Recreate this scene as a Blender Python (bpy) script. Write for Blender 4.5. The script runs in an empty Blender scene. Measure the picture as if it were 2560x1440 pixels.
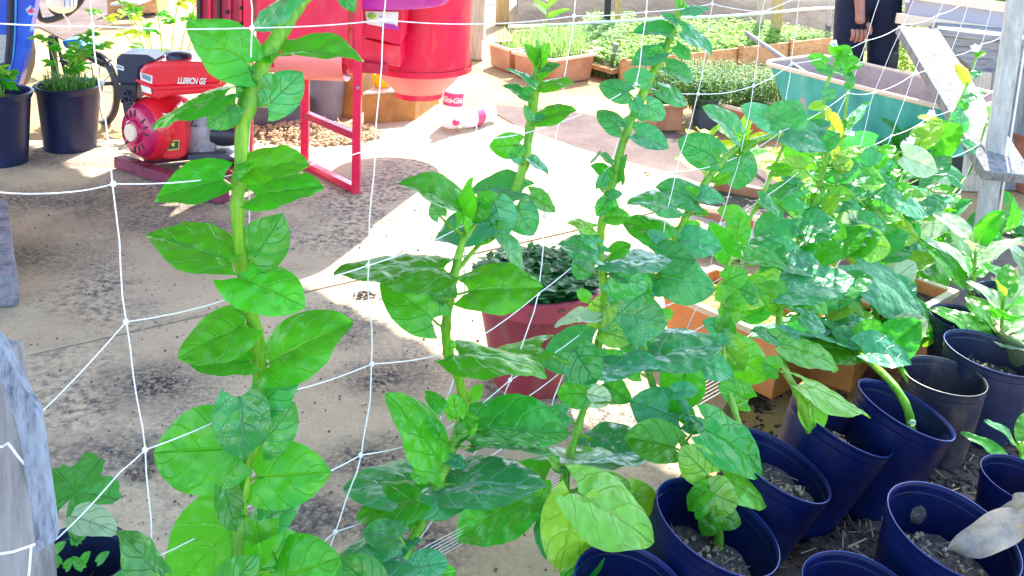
import bpy, math, random
from mathutils import Vector as V, Matrix
random.seed(7)
R = math.radians
S = bpy.context.scene
col = S.collection
# ------------------------------------------------------------ camera, sky, sun, exposure
CAM = V((0, 0, 1.45)); PITCH = R(8); ROLL = R(2.0); F = 2550.0
cam = bpy.data.cameras.new('camera'); co = bpy.data.objects.new('camera', cam); col.objects.link(co)
cam.sensor_width = 36; cam.lens = 36 * F / 2560; cam.shift_y = -720 / 2560; cam.clip_start = .02; cam.clip_end = 400
CM = Matrix.Rotation(math.pi / 2 - PITCH, 4, 'X') @ Matrix.Rotation(ROLL, 4, 'Z')
co.matrix_world = Matrix.Translation(CAM) @ CM
S.camera = co
SUN_AZ = math.atan2(.30, .95); SUN_EL = R(46)
w = bpy.data.worlds.new('World'); S.world = w; w.use_nodes = True
nt = w.node_tree; bg = nt.nodes['Background']
sky = nt.nodes.new('ShaderNodeTexSky'); sky.sky_type = 'NISHITA'; sky.sun_disc = False
sky.sun_elevation = SUN_EL; sky.sun_rotation = SUN_AZ
nt.links.new(sky.outputs[0], bg.inputs[0]); bg.inputs[1].default_value = .15
sl = bpy.data.lights.new('sun', 'SUN'); sl.energy = 2.5; sl.angle = R(.5); sl.color = (1, .93, .82)
so = bpy.data.objects.new('sun', sl); col.objects.link(so)
sd = V((math.sin(SUN_AZ) * math.cos(SUN_EL), math.cos(SUN_AZ) * math.cos(SUN_EL), math.sin(SUN_EL)))
so.rotation_euler = sd.to_track_quat('Z', 'Y').to_euler()
so.location = (3, 8, 9)
S.view_settings.view_transform = 'Standard'; S.view_settings.look = 'None'
S.view_settings.exposure = 2.52; S.view_settings.gamma = 1; S.view_settings.use_curve_mapping = False
S.render.engine = 'CYCLES'
S.cycles.max_bounces = 8; S.cycles.transparent_max_bounces = 12
# ------------------------------------------------------------ where a sight line meets the place
R3 = CM.to_3x3()
def ray(px, py): return R3 @ V(((px - 1280) / F, -py / F, -1))
def D(px, py, d): return CAM + ray(px, py) * d                      # at depth d
def G(px, py, z=0.0):                                                # on a level z
    r = ray(px, py); return CAM + r * ((z - CAM.z) / r.z)
def W(px, py, Y):                                                    # on an upright plane
    r = ray(px, py); return CAM + r * (Y / r.y)
def pxm(p):                                                          # pixels per metre at p
    return F / max(.1, -(R3.transposed() @ (p - CAM)).z)
def dep(p): return -(R3.transposed() @ (p - CAM)).z
N0 = D(230, 65, 1.30); N1 = G(2440, 650)
nd = V((N1.x - N0.x, N1.y - N0.y, 0)).normalized(); NN = V((nd.y, -nd.x, 0))
if NN.y > 0: NN = -NN
def P(px, py, t=0.0):                                                # on the net's plane, t metres in front of it
    r = ray(px, py); o = N0 + NN * t
    return CAM + r * ((o - CAM).dot(NN) / r.dot(NN))
# ------------------------------------------------------------ materials
MATS = {}
def newmat(name):
    m = bpy.data.materials.new(name); m.use_nodes = True; return m, m.node_tree, m.node_tree.nodes['Principled BSDF']
def N(nt, t, **k):
    n = nt.nodes.new(t)
    for a, b in k.items(): setattr(n, a, b)
    return n
def ramp(nt, src, stops, interp='LINEAR'):
    r = N(nt, 'ShaderNodeValToRGB'); r.color_ramp.interpolation = interp
    e = r.color_ramp.elements
    while len(e) < len(stops): e.new(.5)
    for i, (p, c) in enumerate(stops):
        e[i].position = p; e[i].color = (*c, 1) if len(c) == 3 else c
    nt.links.new(src, r.inputs[0]); return r.outputs[0]
def coords(nt, kind='Object', scale=(1, 1, 1)):
    tc = N(nt, 'ShaderNodeTexCoord'); mp = N(nt, 'ShaderNodeMapping'); mp.inputs['Scale'].default_value = scale
    nt.links.new(tc.outputs[kind], mp.inputs[0]); return mp.outputs[0]
def noise(nt, vec, sc, det=5, rough=.6):
    n = N(nt, 'ShaderNodeTexNoise'); n.inputs['Scale'].default_value = sc; n.inputs['Detail'].default_value = det
    n.inputs['Roughness'].default_value = rough; nt.links.new(vec, n.inputs['Vector']); return n.outputs[0]
def mix(nt, fac, a, b, mode='MIX'):
    m = N(nt, 'ShaderNodeMix', data_type='RGBA', blend_type=mode)
    for s, v in ((0, fac), (6, a), (7, b)):
        if hasattr(v, 'links') or hasattr(v, 'is_output'): nt.links.new(v, m.inputs[s])
        else: m.inputs[s].default_value = v if s == 0 else (*v, 1)
    return m.outputs[2]
def bump(nt, b, h, strength=.3, dist=.01):
    n = N(nt, 'ShaderNodeBump'); n.inputs['Strength'].default_value = strength; n.inputs['Distance'].default_value = dist
    nt.links.new(h, n.inputs['Height']); nt.links.new(n.outputs[0], b.inputs['Normal'])
def plain(name, c, rough=.5, metal=0, var=.25, sc=12, bmp=.15, c2=None, scale=(1, 1, 1), coat=0, trans=None, dust=None, spec=.5):
    """a painted, plastic or wooden surface: colour broken up by wear, fine relief"""
    if name in MATS: return MATS[name]
    m, nt, b = newmat(name)
    v = coords(nt, scale=scale); n = noise(nt, v, sc); n2 = noise(nt, v, sc * 6, 4)
    lo = tuple(x * (1 - var) for x in c); hi = c2 or tuple(min(1, x * (1 + var)) for x in c)
    cc = ramp(nt, n, [(.3, lo), (.5, c), (.72, hi)])
    cc = mix(nt, .25, cc, n2, 'OVERLAY') if var > .1 else cc
    nt.links.new(cc, b.inputs['Base Color'])
    rr = N(nt, 'ShaderNodeMapRange'); rr.inputs[3].default_value = max(.05, rough - .12); rr.inputs[4].default_value = min(1, rough + .15)
    nt.links.new(n2, rr.inputs[0]); nt.links.new(rr.outputs[0], b.inputs['Roughness'])
    b.inputs['Specular IOR Level'].default_value = spec; b.inputs['Metallic'].default_value = metal; b.inputs['Coat Weight'].default_value = coat
    if dust:
        nd_ = noise(nt, coords(nt, scale=(1, 1, .45)), sc * 1.3, 6, .7)
        nt.links.new(mix(nt, ramp(nt, nd_, [(.5, (0, 0, 0)), (.72, (dust[1],) * 3)]), cc, dust[0]), b.inputs['Base Color'])
    if bmp: bump(nt, b, n2, bmp, .003)
    if trans:
        t = N(nt, 'ShaderNodeBsdfTranslucent'); t.inputs[0].default_value = (*trans[1], 1)
        ms = N(nt, 'ShaderNodeMixShader'); ms.inputs[0].default_value = trans[0]
        nt.links.new(b.outputs[0], ms.inputs[1]); nt.links.new(t.outputs[0], ms.inputs[2])
        nt.links.new(ms.outputs[0], nt.nodes['Material Output'].inputs[0])
    MATS[name] = m; return m
def wood(name, c, c2, along=(1, 1, 14), rough=.8, sc=5):
    if name in MATS: return MATS[name]
    m, nt, b = newmat(name); v = coords(nt, scale=along)
    n = noise(nt, v, sc, 7, .7); n2 = noise(nt, coords(nt), 3)
    cc = ramp(nt, n, [(.3, c2), (.5, c), (.7, tuple(min(1, x * 1.35) for x in c))])
    cc = mix(nt, .35, cc, n2, 'OVERLAY'); nt.links.new(cc, b.inputs['Base Color']); b.inputs['Roughness'].default_value = rough
    bump(nt, b, n, .6, .006); MATS[name] = m; return m
def leafmat(name, c, tr, vein, speck=0.0, sheen=.0, tw=.35, rough=.34, var=.35):
    m, nt, b = newmat(name)
    uv = N(nt, 'ShaderNodeUVMap'); sp = N(nt, 'ShaderNodeSeparateXYZ'); nt.links.new(uv.outputs[0], sp.inputs[0])
    def M(op, a, bb=None, cl=False):
        n = N(nt, 'ShaderNodeMath', operation=op, use_clamp=cl)
        for i, x in enumerate((a, bb)):
            if x is None: continue
            if isinstance(x, (int, float)): n.inputs[i].default_value = x
            else: nt.links.new(x, n.inputs[i])
        return n.outputs[0]
    v = M('ABSOLUTE', M('MULTIPLY', M('SUBTRACT', sp.outputs[0], .5), 2))
    u = sp.outputs[1]
    mid = M('SUBTRACT', 1, M('DIVIDE', v, .05), True)
    jt = M('MULTIPLY', M('SUBTRACT', noise(nt, coords(nt), 30, 3), .5), .5)
    lat = M('FRACT', M('ADD', jt, M('MULTIPLY', M('SUBTRACT', u, M('MULTIPLY', M('POWER', v, 1.3), .42)), 3.7)))
    ld = M('ABSOLUTE', M('SUBTRACT', lat, .5))
    lv = M('SUBTRACT', 1, M('DIVIDE', ld, .06), True)
    vm = M('MAXIMUM', mid, M('MULTIPLY', lv, .45))
    oc = coords(nt, scale=(1, 1, 1)); n1 = noise(nt, oc, 22, 4); 
    oi = N(nt, 'ShaderNodeObjectInfo')
    c1 = mix(nt, n1, tuple(x * (1 - var) for x in c), tuple(min(1, x * (1 + var)) for x in c))
    hs = N(nt, 'ShaderNodeHueSaturation'); nt.links.new(c1, hs.inputs['Color'])
    mr = N(nt, 'ShaderNodeMapRange'); mr.inputs[3].default_value = .475; mr.inputs[4].default_value = .525
    nt.links.new(oi.outputs['Random'], mr.inputs[0]); nt.links.new(mr.outputs[0], hs.inputs['Hue'])
    mv = N(nt, 'ShaderNodeMapRange'); mv.inputs[3].default_value = .75; mv.inputs[4].default_value = 1.3
    nt.links.new(M('FRACT', M('MULTIPLY', oi.outputs['Random'], 7.31)), mv.inputs[0]); nt.links.new(mv.outputs[0], hs.inputs['Value'])
    c2 = mix(nt, M('MULTIPLY', vm, .8), hs.outputs[0], vein)
    if speck:
        vo = N(nt, 'ShaderNodeTexVoronoi'); vo.inputs['Scale'].default_value = 330; nt.links.new(oc, vo.inputs[0])
        big = noise(nt, oc, 14, 2)
        mk = M('MULTIPLY', M('LESS_THAN', vo.outputs[0], .24), M('GREATER_THAN', big, 1 - speck))
        c2 = mix(nt, M('MULTIPLY', mk, .6), c2, (.7, .85, .65))
    nt.links.new(c2, b.inputs['Base Color'])
    b.inputs['Roughness'].default_value = rough; b.inputs['Sheen Weight'].default_value = sheen; b.inputs['Sheen Tint'].default_value = (.6, .85, 1, 1)
    b.inputs['Specular IOR Level'].default_value = .65
    vo2 = N(nt, 'ShaderNodeTexVoronoi', feature='SMOOTH_F1'); vo2.inputs['Scale'].default_value = 52; nt.links.new(oc, vo2.inputs[0])
    h = M('SUBTRACT', M('MULTIPLY', vo2.outputs[0], -.9), M('MULTIPLY', vm, .5))
    bump(nt, b, h, 1.0, .007)
    t = N(nt, 'ShaderNodeBsdfTranslucent'); ct = mix(nt, M('MULTIPLY', vm, .5), tr, tuple(min(1, x * .95 + .02) for x in tr)); nt.links.new(ct, t.inputs[0])
    ms = N(nt, 'ShaderNodeMixShader'); ms.inputs[0].default_value = tw
    nt.links.new(b.outputs[0], ms.inputs[1]); nt.links.new(t.outputs[0], ms.inputs[2])
    nt.links.new(ms.outputs[0], nt.nodes['Material Output'].inputs[0])
    MATS[name] = m; return m
# ------------------------------------------------------------ mesh helpers
class MB:
    def __init__(s): s.v = []; s.f = []; s.uv = []; s.mi = []
    def add(s, vs, fs, uvs=None, mi=0):
        o = len(s.v); s.v += [V(p) for p in vs]
        for f in fs: s.f.append(tuple(i + o for i in f)); s.mi.append(mi)
        s.uv += uvs if uvs else [(0.5, 0.5)] * len(vs); return s
    def box(s, c, d, rot=None, taper=1.0):
        x, y, z = d[0] / 2, d[1] / 2, d[2] / 2; M = rot or Matrix.Identity(3); c = V(c)
        vs = [c + M @ V((sx * x * (taper if sz < 0 else 1), sy * y * (taper if sz < 0 else 1), sz * z)) for sz in (-1, 1) for sx, sy in ((-1, -1), (1, -1), (1, 1), (-1, 1))]
        return s.add(vs, [(3, 2, 1, 0), (4, 5, 6, 7), (0, 1, 5, 4), (1, 2, 6, 5), (2, 3, 7, 6), (3, 0, 4, 7)])
    def bar(s, a, b, wd, th=None, up=V((0, 0, 1))):
        a, b = V(a), V(b); th = th or wd; z = (b - a); L = z.length; z.normalize()
        x = z.cross(up)
        if x.length < 1e-3: x = z.cross(V((0, 1, 0)))
        x.normalize(); y = z.cross(x); M = Matrix((x, y, z)).transposed()
        return s.box((a + b) / 2, (wd, th, L), M)
    def tube(s, pts, rad, seg=8, cap=True, mi=0):
        pts = [V(p) for p in pts]; n = len(pts)
        rad = rad if isinstance(rad, (list, tuple)) else [rad] * n
        rings = []; up = V((0, 0, 1)); last = None
        for i in range(n):
            t = (pts[min(n - 1, i + 1)] - pts[max(0, i - 1)])
            if t.length < 1e-9: t = V((0, 0, 1))
            t.normalize()
            x = last - t * last.dot(t) if last else (t.cross(up) if abs(t.z) < .95 else t.cross(V((0, 1, 0))))
            x.normalize(); last = x; y = t.cross(x)
            rings.append([pts[i] + (x * math.cos(a) + y * math.sin(a)) * rad[i] for a in [2 * math.pi * k / seg for k in range(seg)]])
        vs = [p for r_ in rings for p in r_]; fs = []
        for i in range(n - 1):
            for k in range(seg):
                fs.append((i * seg + k, i * seg + (k + 1) % seg, (i + 1) * seg + (k + 1) % seg, (i + 1) * seg + k))
        if cap: fs += [tuple(range(seg))[::-1], tuple((n - 1) * seg + k for k in range(seg))]
        return s.add(vs, fs, mi=mi)
    def lathe(s, prof, c=(0, 0, 0), M=None, seg=32, arc=1.0, mi=0, jit=0):
        """prof: (radius, height) list turned about the local z axis"""
        M = M or Matrix.Identity(3); c = V(c); vs = []; fs = []; n = len(prof); full = arc >= 1
        m = seg if full else seg + 1
        for r_, h in prof:
            for k in range(m):
                a = 2 * math.pi * arc * k / seg; j = 1 + jit * math.sin(3 * a + h * 20) + jit * .6 * math.sin(5 * a + 1)
                vs.append(c + M @ V((r_ * j * math.cos(a), r_ * j * math.sin(a), h)))
        for i in range(n - 1):
            for k in range(seg):
                k2 = (k + 1) % m if full else k + 1
                fs.append((i * m + k, i * m + k2, (i + 1) * m + k2, (i + 1) * m + k))
        return s.add(vs, fs, mi=mi)
    def prism(s, poly, off):
        """closed outline extruded by the vector off"""
        n = len(poly); off = V(off); vs = [V(p) for p in poly] + [V(p) + off for p in poly]
        return s.add(vs, [tuple(range(n)), tuple(range(n, 2 * n))[::-1]] + [(i, i + n, (i + 1) % n + n, (i + 1) % n) for i in range(n)])
    def ball(s, c, r_, seg=10, rings=7, M=None, mi=0):
        pr = [(max(1e-4, math.sin(math.pi * i / rings)), -math.cos(math.pi * i / rings)) for i in range(rings + 1)]
        M = M or Matrix.Identity(3); rr = V(r_) if not isinstance(r_, (int, float)) else V((r_,) * 3)
        return s.lathe(pr, c, M @ Matrix.Diagonal(rr), seg, mi=mi)
ROOT = {}
def tag(o, label, cat, group=None, kind=None):
    if label: o['label'] = label
    if cat: o['category'] = cat
    if group: o['group'] = group
    if kind: o['kind'] = kind
    return o
def thing(name, label, cat, loc, group=None):
    o = bpy.data.objects.new(name, None); col.objects.link(o); o.location = loc; o.empty_display_size = .05
    ROOT[o.name] = V(loc); return tag(o, label, cat, group)
def build(name, mb, mats, parent=None, smooth=False, sharp=True, bevel=0, label=None, kind=None):
    o0 = V((0, 0, 0)); q = parent
    while q is not None: o0 = o0 + V(q.location); q = q.parent
    if parent is None:
        c = sum(mb.v, V((0, 0, 0))) / max(1, len(mb.v)); o0 = V((c.x, c.y, min(p.z for p in mb.v)))
    me = bpy.data.meshes.new(name); me.from_pydata([p - o0 for p in mb.v], [], mb.f)
    if not isinstance(mats, (list, tuple)): mats = [mats]
    for m in mats: me.materials.append(m)
    if any(mb.mi): me.polygons.foreach_set('material_index', mb.mi)
    if smooth: me.polygons.foreach_set('use_smooth', [True] * len(me.polygons))
    if any(u != (.5, .5) for u in mb.uv[:4]):
        ul = me.uv_layers.new(name='UVMap')
        for l in me.loops: ul.data[l.index].uv = mb.uv[l.vertex_index]
    me.validate()
    o = bpy.data.objects.new(name, me); col.objects.link(o)
    if parent is None: o.location = o0
    else: o.parent = parent
    if bevel:
        b = o.modifiers.new('bevel', 'BEVEL'); b.width = bevel; b.segments = 2; b.limit_method = 'ANGLE'; b.angle_limit = R(40)
    if smooth and sharp: 
        try: me.set_sharp_from_angle(angle=R(50))
        except Exception: pass
    if label: o['label'] = label
    if kind: o['kind'] = kind
    return o
def smoothpts(pts, sub=4):
    """Catmull-Rom through the points (vectors of any size, as tuples)"""
    out = []; n = len(pts)
    for i in range(n - 1):
        p0, p1, p2, p3 = pts[max(0, i - 1)], pts[i], pts[i + 1], pts[min(n - 1, i + 2)]
        for k in range(sub):
            t = k / sub
            out.append(tuple(.5 * ((2 * b) + (c - a) * t + (2 * a - 5 * b + 4 * c - d) * t * t + (3 * b - a - 3 * c + d) * t ** 3) for a, b, c, d in zip(p0, p1, p2, p3)))
    out.append(tuple(pts[-1])); return out
def textobj(name, s, mat, loc, M, size, parent, shear=0, width=1.0, ext=.0006, bold=0):
    cu = bpy.data.curves.new(name, 'FONT'); cu.body = s; cu.size = size; cu.shear = shear; cu.align_x = 'CENTER'; cu.align_y = 'CENTER'
    cu.extrude = ext; cu.offset = bold
    tmp = bpy.data.objects.new(name, cu); col.objects.link(tmp); dg = bpy.context.evaluated_depsgraph_get()
    me = bpy.data.meshes.new_from_object(tmp.evaluated_get(dg)); bpy.data.objects.remove(tmp); me.materials.clear(); me.materials.append(mat)
    o = bpy.data.objects.new(name, me); col.objects.link(o)
    q = parent; o0 = V((0, 0, 0))
    while q is not None: o0 += V(q.location); q = q.parent
    mm = M.to_4x4() @ Matrix.Diagonal((width, 1, 1, 1)); mm.translation = V(loc) - o0
    o.parent = parent; o.matrix_local = mm; return o
# ------------------------------------------------------------ climbing spinach on the net
LF = {
 'g': leafmat('leaf_green', (.035, .31, .012), (.10, .66, .015), (.10, .46, .04), speck=.3, tw=.42),
 'm': leafmat('leaf_bright', (.05, .34, .012), (.16, .75, .015), (.18, .55, .06), speck=.3, tw=.45),
 'd': leafmat('leaf_deep_green', (.022, .24, .022), (.05, .52, .02), (.08, .4, .08), speck=.3, sheen=.15, tw=.3),
 'b': leafmat('leaf_glossy_blue_green', (.035, .29, .065), (.07, .55, .03), (.24, .58, .25), speck=.42, sheen=.4, tw=.3, rough=.28),
 'y': leafmat('leaf_yellow_green', (.20, .50, .04), (.35, .75, .03), (.35, .6, .12), speck=.45, tw=.4),
 'l': leafmat('leaf_lime', (.38, .52, .02), (.7, .85, .03), (.5, .6, .1), tw=.45),
 'w': leafmat('leaf_pale', (.42, .58, .32), (.5, .7, .3), (.6, .75, .4), speck=.45, sheen=.3, tw=.3),  # variegated pale leaf, lightened further with sun glare in the colour
}
STEM = plain('stem_green', (.15, .42, .02), .42, sc=70, var=.4, c2=(.34, .60, .05), scale=(1, 1, .12), bmp=.2, trans=(.25, (.3, .7, .05)))
STEMP = plain('stem_pale', (.25, .5, .06), .4, sc=30, trans=(.25, (.4, .8, .1)))
def leaf_geom(mb, base, tip, width, nrm, fold=.25, bend=.22, heart=.16, wave=.02, ph=0, nu=12, nv=8, roll=0.0, twist=0.0, curl=0):
    """one blade: a heart-shaped sheet with a folded midrib, a drooping tip, wavy margin and quilted surface"""
    a = tip - base; L = a.length; a.normalize(); n = (nrm - a * nrm.dot(a)).normalized(); s = a.cross(n)
    vs = []; uv = []; fs = []
    for i in range(nu + 1):
        u = i / nu; uu = .5 - .5 * math.cos(math.pi * u) * (.55) - .225 * (1 - 2 * u) if False else u
        wd = width / 2 * (math.sqrt(max(0, 1 - ((.38 - uu) / .45) ** 2)) if uu < .38 else max(0, 1 - ((uu - .38) / .62) ** 1.95) ** .82)
        if i == nu: wd = .0005
        for j in range(nv + 1):
            v = -1 + 2 * j / nv; av = abs(v)
            x = v * wd; y = u * L - heart * L * av ** 1.6 * (1 - u) ** 3
            z = fold * abs(x) - bend * L * u * u * .6 + bend * L * .6 * u * .5
            z += wave * L * math.sin(u * 9 + ph + (2 if v > 0 else 0)) * av ** 2
            z += .012 * L * math.sin((u - .3 * av) * 34) * (1 - av) * av * 3 * (1 - u)
            z -= curl * x * x / max(width, 1e-4)
            if nu > 8:
                fr = ((u - .42 * av ** 1.3) * 3.7) % 1.0; z += .030 * L * (math.sin(math.pi * fr) ** .7 - .6) * min(1, av * 4) * (1 - .55 * av) * (1 - .5 * u)
                z += .030 * L * mn.noise(V((x / L * 7 + ph * 3, u * 7, ph))) + .012 * L * mn.noise(V((x / L * 17 + ph, u * 17, ph)))
            tw_ = twist * u
            q = s * (x * math.cos(tw_) - z * math.sin(tw_)) + n * (z * math.cos(tw_) + x * math.sin(tw_))
            vs.append(base + a * y + q); uv.append((.5 + v / 2, u))
    for i in range(nu):
        for j in range(nv):
            k = i * (nv + 1) + j; fs.append((k, k + 1, k + nv + 2, k + nv + 1))
    mb.add(vs, fs, uv, 0)
# ------------------------------------------------------------ ground, slab, soil
def groundmat(name, stops, sc=1.2, fine=60, stain=None, bmp=.4, mid=.35, patches=None):
    m, nt, b = newmat(name); v = coords(nt)
    n = noise(nt, v, sc, 8, .65); n2 = noise(nt, v, fine, 5, .7)
    c = ramp(nt, n, stops); c = mix(nt, mid, c, n2, 'OVERLAY')
    if stain:
        for sc_, lo, hi, colr, f in stain:
            nb = noise(nt, v, sc_, 3, .5); nf = noise(nt, v, sc_ * 26, 6, .75)
            mk = ramp(nt, nb, [(lo, (0, 0, 0)), (hi, (1, 1, 1))]); mf = ramp(nt, nf, [(.44, (0, 0, 0)), (.62, (1, 1, 1))])
            mm = mix(nt, 1, mk, mf, 'MULTIPLY'); mm2 = N(nt, 'ShaderNodeMath', operation='MULTIPLY'); nt.links.new(mm, mm2.inputs[0]); mm2.inputs[1].default_value = f
            c = mix(nt, mm2.outputs[0], c, colr)
        vo = N(nt, 'ShaderNodeTexVoronoi'); vo.inputs['Scale'].default_value = 38; nt.links.new(v, vo.inputs[0])
        nd_ = noise(nt, v, 4, 3); ms = N(nt, 'ShaderNodeMath', operation='LESS_THAN'); nt.links.new(vo.outputs[0], ms.inputs[0]); ms.inputs[1].default_value = .13
        mq = N(nt, 'ShaderNodeMath', operation='MULTIPLY'); nt.links.new(ms.outputs[0], mq.inputs[0]); nt.links.new(ramp(nt, nd_, [(.45, (0, 0, 0)), (.6, (1, 1, 1))]), mq.inputs[1])
        c = mix(nt, mq.outputs[0], c, (.05, .045, .04))
    nt.links.new(c, b.inputs['Base Color']); b.inputs['Roughness'].default_value = .92; b.inputs['Specular IOR Level'].default_value = .2
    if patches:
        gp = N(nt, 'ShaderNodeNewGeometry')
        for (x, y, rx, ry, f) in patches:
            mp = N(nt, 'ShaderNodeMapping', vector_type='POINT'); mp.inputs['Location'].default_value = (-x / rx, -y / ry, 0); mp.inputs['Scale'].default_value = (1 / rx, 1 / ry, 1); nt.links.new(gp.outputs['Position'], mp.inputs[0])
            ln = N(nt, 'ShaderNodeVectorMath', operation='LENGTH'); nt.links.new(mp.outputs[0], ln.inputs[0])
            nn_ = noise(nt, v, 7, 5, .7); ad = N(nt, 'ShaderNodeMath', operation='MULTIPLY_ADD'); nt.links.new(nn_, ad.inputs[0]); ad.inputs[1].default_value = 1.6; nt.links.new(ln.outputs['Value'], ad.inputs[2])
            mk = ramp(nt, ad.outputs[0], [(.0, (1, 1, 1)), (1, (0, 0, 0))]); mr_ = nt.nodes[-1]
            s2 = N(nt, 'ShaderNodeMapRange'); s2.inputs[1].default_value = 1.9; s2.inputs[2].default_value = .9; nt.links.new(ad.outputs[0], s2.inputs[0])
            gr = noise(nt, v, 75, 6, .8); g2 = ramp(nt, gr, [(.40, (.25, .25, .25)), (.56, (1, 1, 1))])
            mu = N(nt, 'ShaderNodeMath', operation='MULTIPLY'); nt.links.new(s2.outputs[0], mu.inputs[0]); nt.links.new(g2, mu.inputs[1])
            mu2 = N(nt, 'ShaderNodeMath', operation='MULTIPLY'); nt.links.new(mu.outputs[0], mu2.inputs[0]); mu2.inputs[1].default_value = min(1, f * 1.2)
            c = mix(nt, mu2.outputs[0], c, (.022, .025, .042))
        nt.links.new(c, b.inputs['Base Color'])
    bump(nt, b, n2, bmp, .01); return m
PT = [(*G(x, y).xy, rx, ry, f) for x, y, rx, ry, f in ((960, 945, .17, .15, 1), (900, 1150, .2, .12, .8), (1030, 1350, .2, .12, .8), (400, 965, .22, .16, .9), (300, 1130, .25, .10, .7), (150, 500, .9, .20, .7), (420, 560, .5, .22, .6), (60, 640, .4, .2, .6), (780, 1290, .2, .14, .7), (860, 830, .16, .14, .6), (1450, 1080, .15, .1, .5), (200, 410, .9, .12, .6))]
M_sand = groundmat('sand', [(.3, (.36, .22, .10)), (.5, (.48, .31, .15)), (.7, (.56, .39, .20))], 1.1)
M_slab = groundmat('concrete', [(.3, (.42, .335, .23)), (.5, (.52, .425, .295)), (.7, (.60, .50, .35))], 1.6, 90, stain=[(1.5, .47, .62, (.045, .05, .065), .9), (3.5, .52, .66, (.10, .10, .12), .7)], bmp=.2, patches=PT)
M_dirt = groundmat('dark_dirt', [(.3, (.05, .036, .034)), (.5, (.13, .092, .078)), (.72, (.26, .185, .135))], 5, 50, bmp=.8, mid=.6)
M_path = groundmat('shade_toned_dirt', [(.3, (.09, .065, .06)), (.5, (.15, .11, .10)), (.7, (.22, .17, .14))], 3, 60, bmp=.5, mid=.5)  # brown path dirt, darkened further with shade put into its colour
M_bank = groundmat('bank_soil', [(.3, (.05, .04, .035)), (.5, (.10, .08, .06)), (.7, (.17, .14, .10))], 1.5, 14, bmp=.8, mid=.6)
M_bark = groundmat('bark_chips', [(.3, (.25, .15, .06)), (.5, (.5, .34, .13)), (.7, (.65, .5, .25))], 26, 90, bmp=1, mid=.8)
M_soil = groundmat('potting_soil', [(.3, (.05, .045, .045)), (.5, (.15, .13, .12)), (.7, (.28, .25, .22))], 60, 200, bmp=1, mid=.8)
def sheet(name, pts, z, mat, thick=0, nx=1):
    pts = [V((p[0], p[1], z)) for p in pts]; m = MB()
    if thick: m.prism(pts, (0, 0, -thick))
    else: m.add(pts, [tuple(range(len(pts)))])
    return tag(build(name, m, mat), None, None, kind='structure')
def grid(name, x0, x1, y0, y1, n, m_, hf, mat):
    mb = MB(); vs = []; fs = []
    for j in range(m_ + 1):
        for i in range(n + 1):
            x = x0 + (x1 - x0) * i / n; y = y0 + (y1 - y0) * j / m_; vs.append((x, y, hf(x, y)))
    for j in range(m_):
        for i in range(n): k = j * (n + 1) + i; fs.append((k, k + 1, k + n + 2, k + n + 1))
    return tag(build(name, mb.add(vs, fs), mat, smooth=True, sharp=False), None, None, kind='structure')
from mathutils import noise as mn
sheet('ground', [(-60, -30), (60, -30), (60, 90), (-60, 90)], -.035, M_sand)
# the pale concrete slab, in three pours with a recessed joint
e = [G(1150, 262), G(1450, 372), G(1700, 440), G(1980, 530)]
jA, jB = G(1000, 668), G(1700, 508)
jd = (jB - jA).normalized(); jn = V((-jd.y, jd.x, 0)) * .012
far_l = V((-5.2, 5.0, 0)); J0 = jA - jd * 6; J1 = G(1835, 486); jz = V((0, 0, 0))
x_e = G(1960, 960)
slab_far = [J0, J1 + jn * .7, V((e[2].x, e[2].y, 0)), V((e[1].x, e[1].y, 0)), V((e[0].x, e[0].y, 0)), G(840, 262), G(500, 345), G(0, 352), V((-5, 5.0, 0))]
sheet('concrete_slab', slab_far, 0, M_slab, .03)
K0, K1 = G(1850, 955), G(1150, 1420)
sheet('concrete_slab', [J0, V((-6, -1, 0)), V((-.2, -1, 0)), G(1500, 1500), K0, G(2010, 600), J1 - jn * .7], 0, M_slab, .03)
sheet('shade_toned_path', [G(1190, 245), G(1400, 262), G(1650, 300), G(1900, 400), G(2300, 560), G(2560, 560), V((6, 2.8, 0)), V((3, 1, 0)), G(2100, 800), G(1950, 600), G(1700, 452), G(1440, 380)], -.031, M_path)  # strip beyond the slab; its dark tone stands for shade on brown ground
grid('dark_soil', -.3, 4.5, -.6, 3.2, 200, 160, lambda x, y: -.036 + max(0, min(1, (1.50 + .92 * x - y) * 7)) * .058 + .014 * mn.noise(V((x * 6, y * 6, 0))) + .012 * mn.noise(V((x * 17, y * 17, 3))), M_dirt)
sheet('bark_ground', [G(2080, 120), G(2300, 100), G(2560, 100), G(2560, 330), G(2350, 330), G(2180, 260)], -.027, M_bark)
grid('soil_bank', .05, 14, 8.1, 10.3, 60, 24, lambda x, y: -.04 + max(0, min(1, (y - 8.15) * 1.2)) * .30 * max(0, min(1, (10.3 - y) * 3)) + .1 * mn.noise(V((x * .8, y * .8, 0))), M_bank)
# dirt clods, straw and leaf litter
def litter(name, n, reg, mat, size, straw=.4, z=.012, seed=1):
    random.seed(seed); m = MB()
    for i in range(n):
        p = reg(); a = random.uniform(0, 6.28); s_ = random.uniform(*size)
        if random.random() < straw:
            d = V((math.cos(a), math.sin(a), random.uniform(-.1, .25))) * s_ * 3; m.bar(p + V((0, 0, z * .5)), p + d + V((0, 0, z * .5)), s_ * .13, s_ * .08)
        else:
            M = Matrix.Rotation(a, 3, 'Z') @ Matrix.Rotation(random.uniform(-.6, .6), 3, 'X'); q = s_ * .5
            m.ball(p + V((0, 0, q * .3)), (q * random.uniform(.6, 1.2), q * random.uniform(.5, 1), q * random.uniform(.4, .9)), 6, 4, M)
    return tag(build(name, m, mat), None, None, kind='stuff')
M_clod2 = plain('dark_clod', (.06, .042, .036), .95, var=.6, sc=40)
M_clod = plain('dirt_clod', (.14, .11, .09), .95, var=.5, sc=40)
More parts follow.
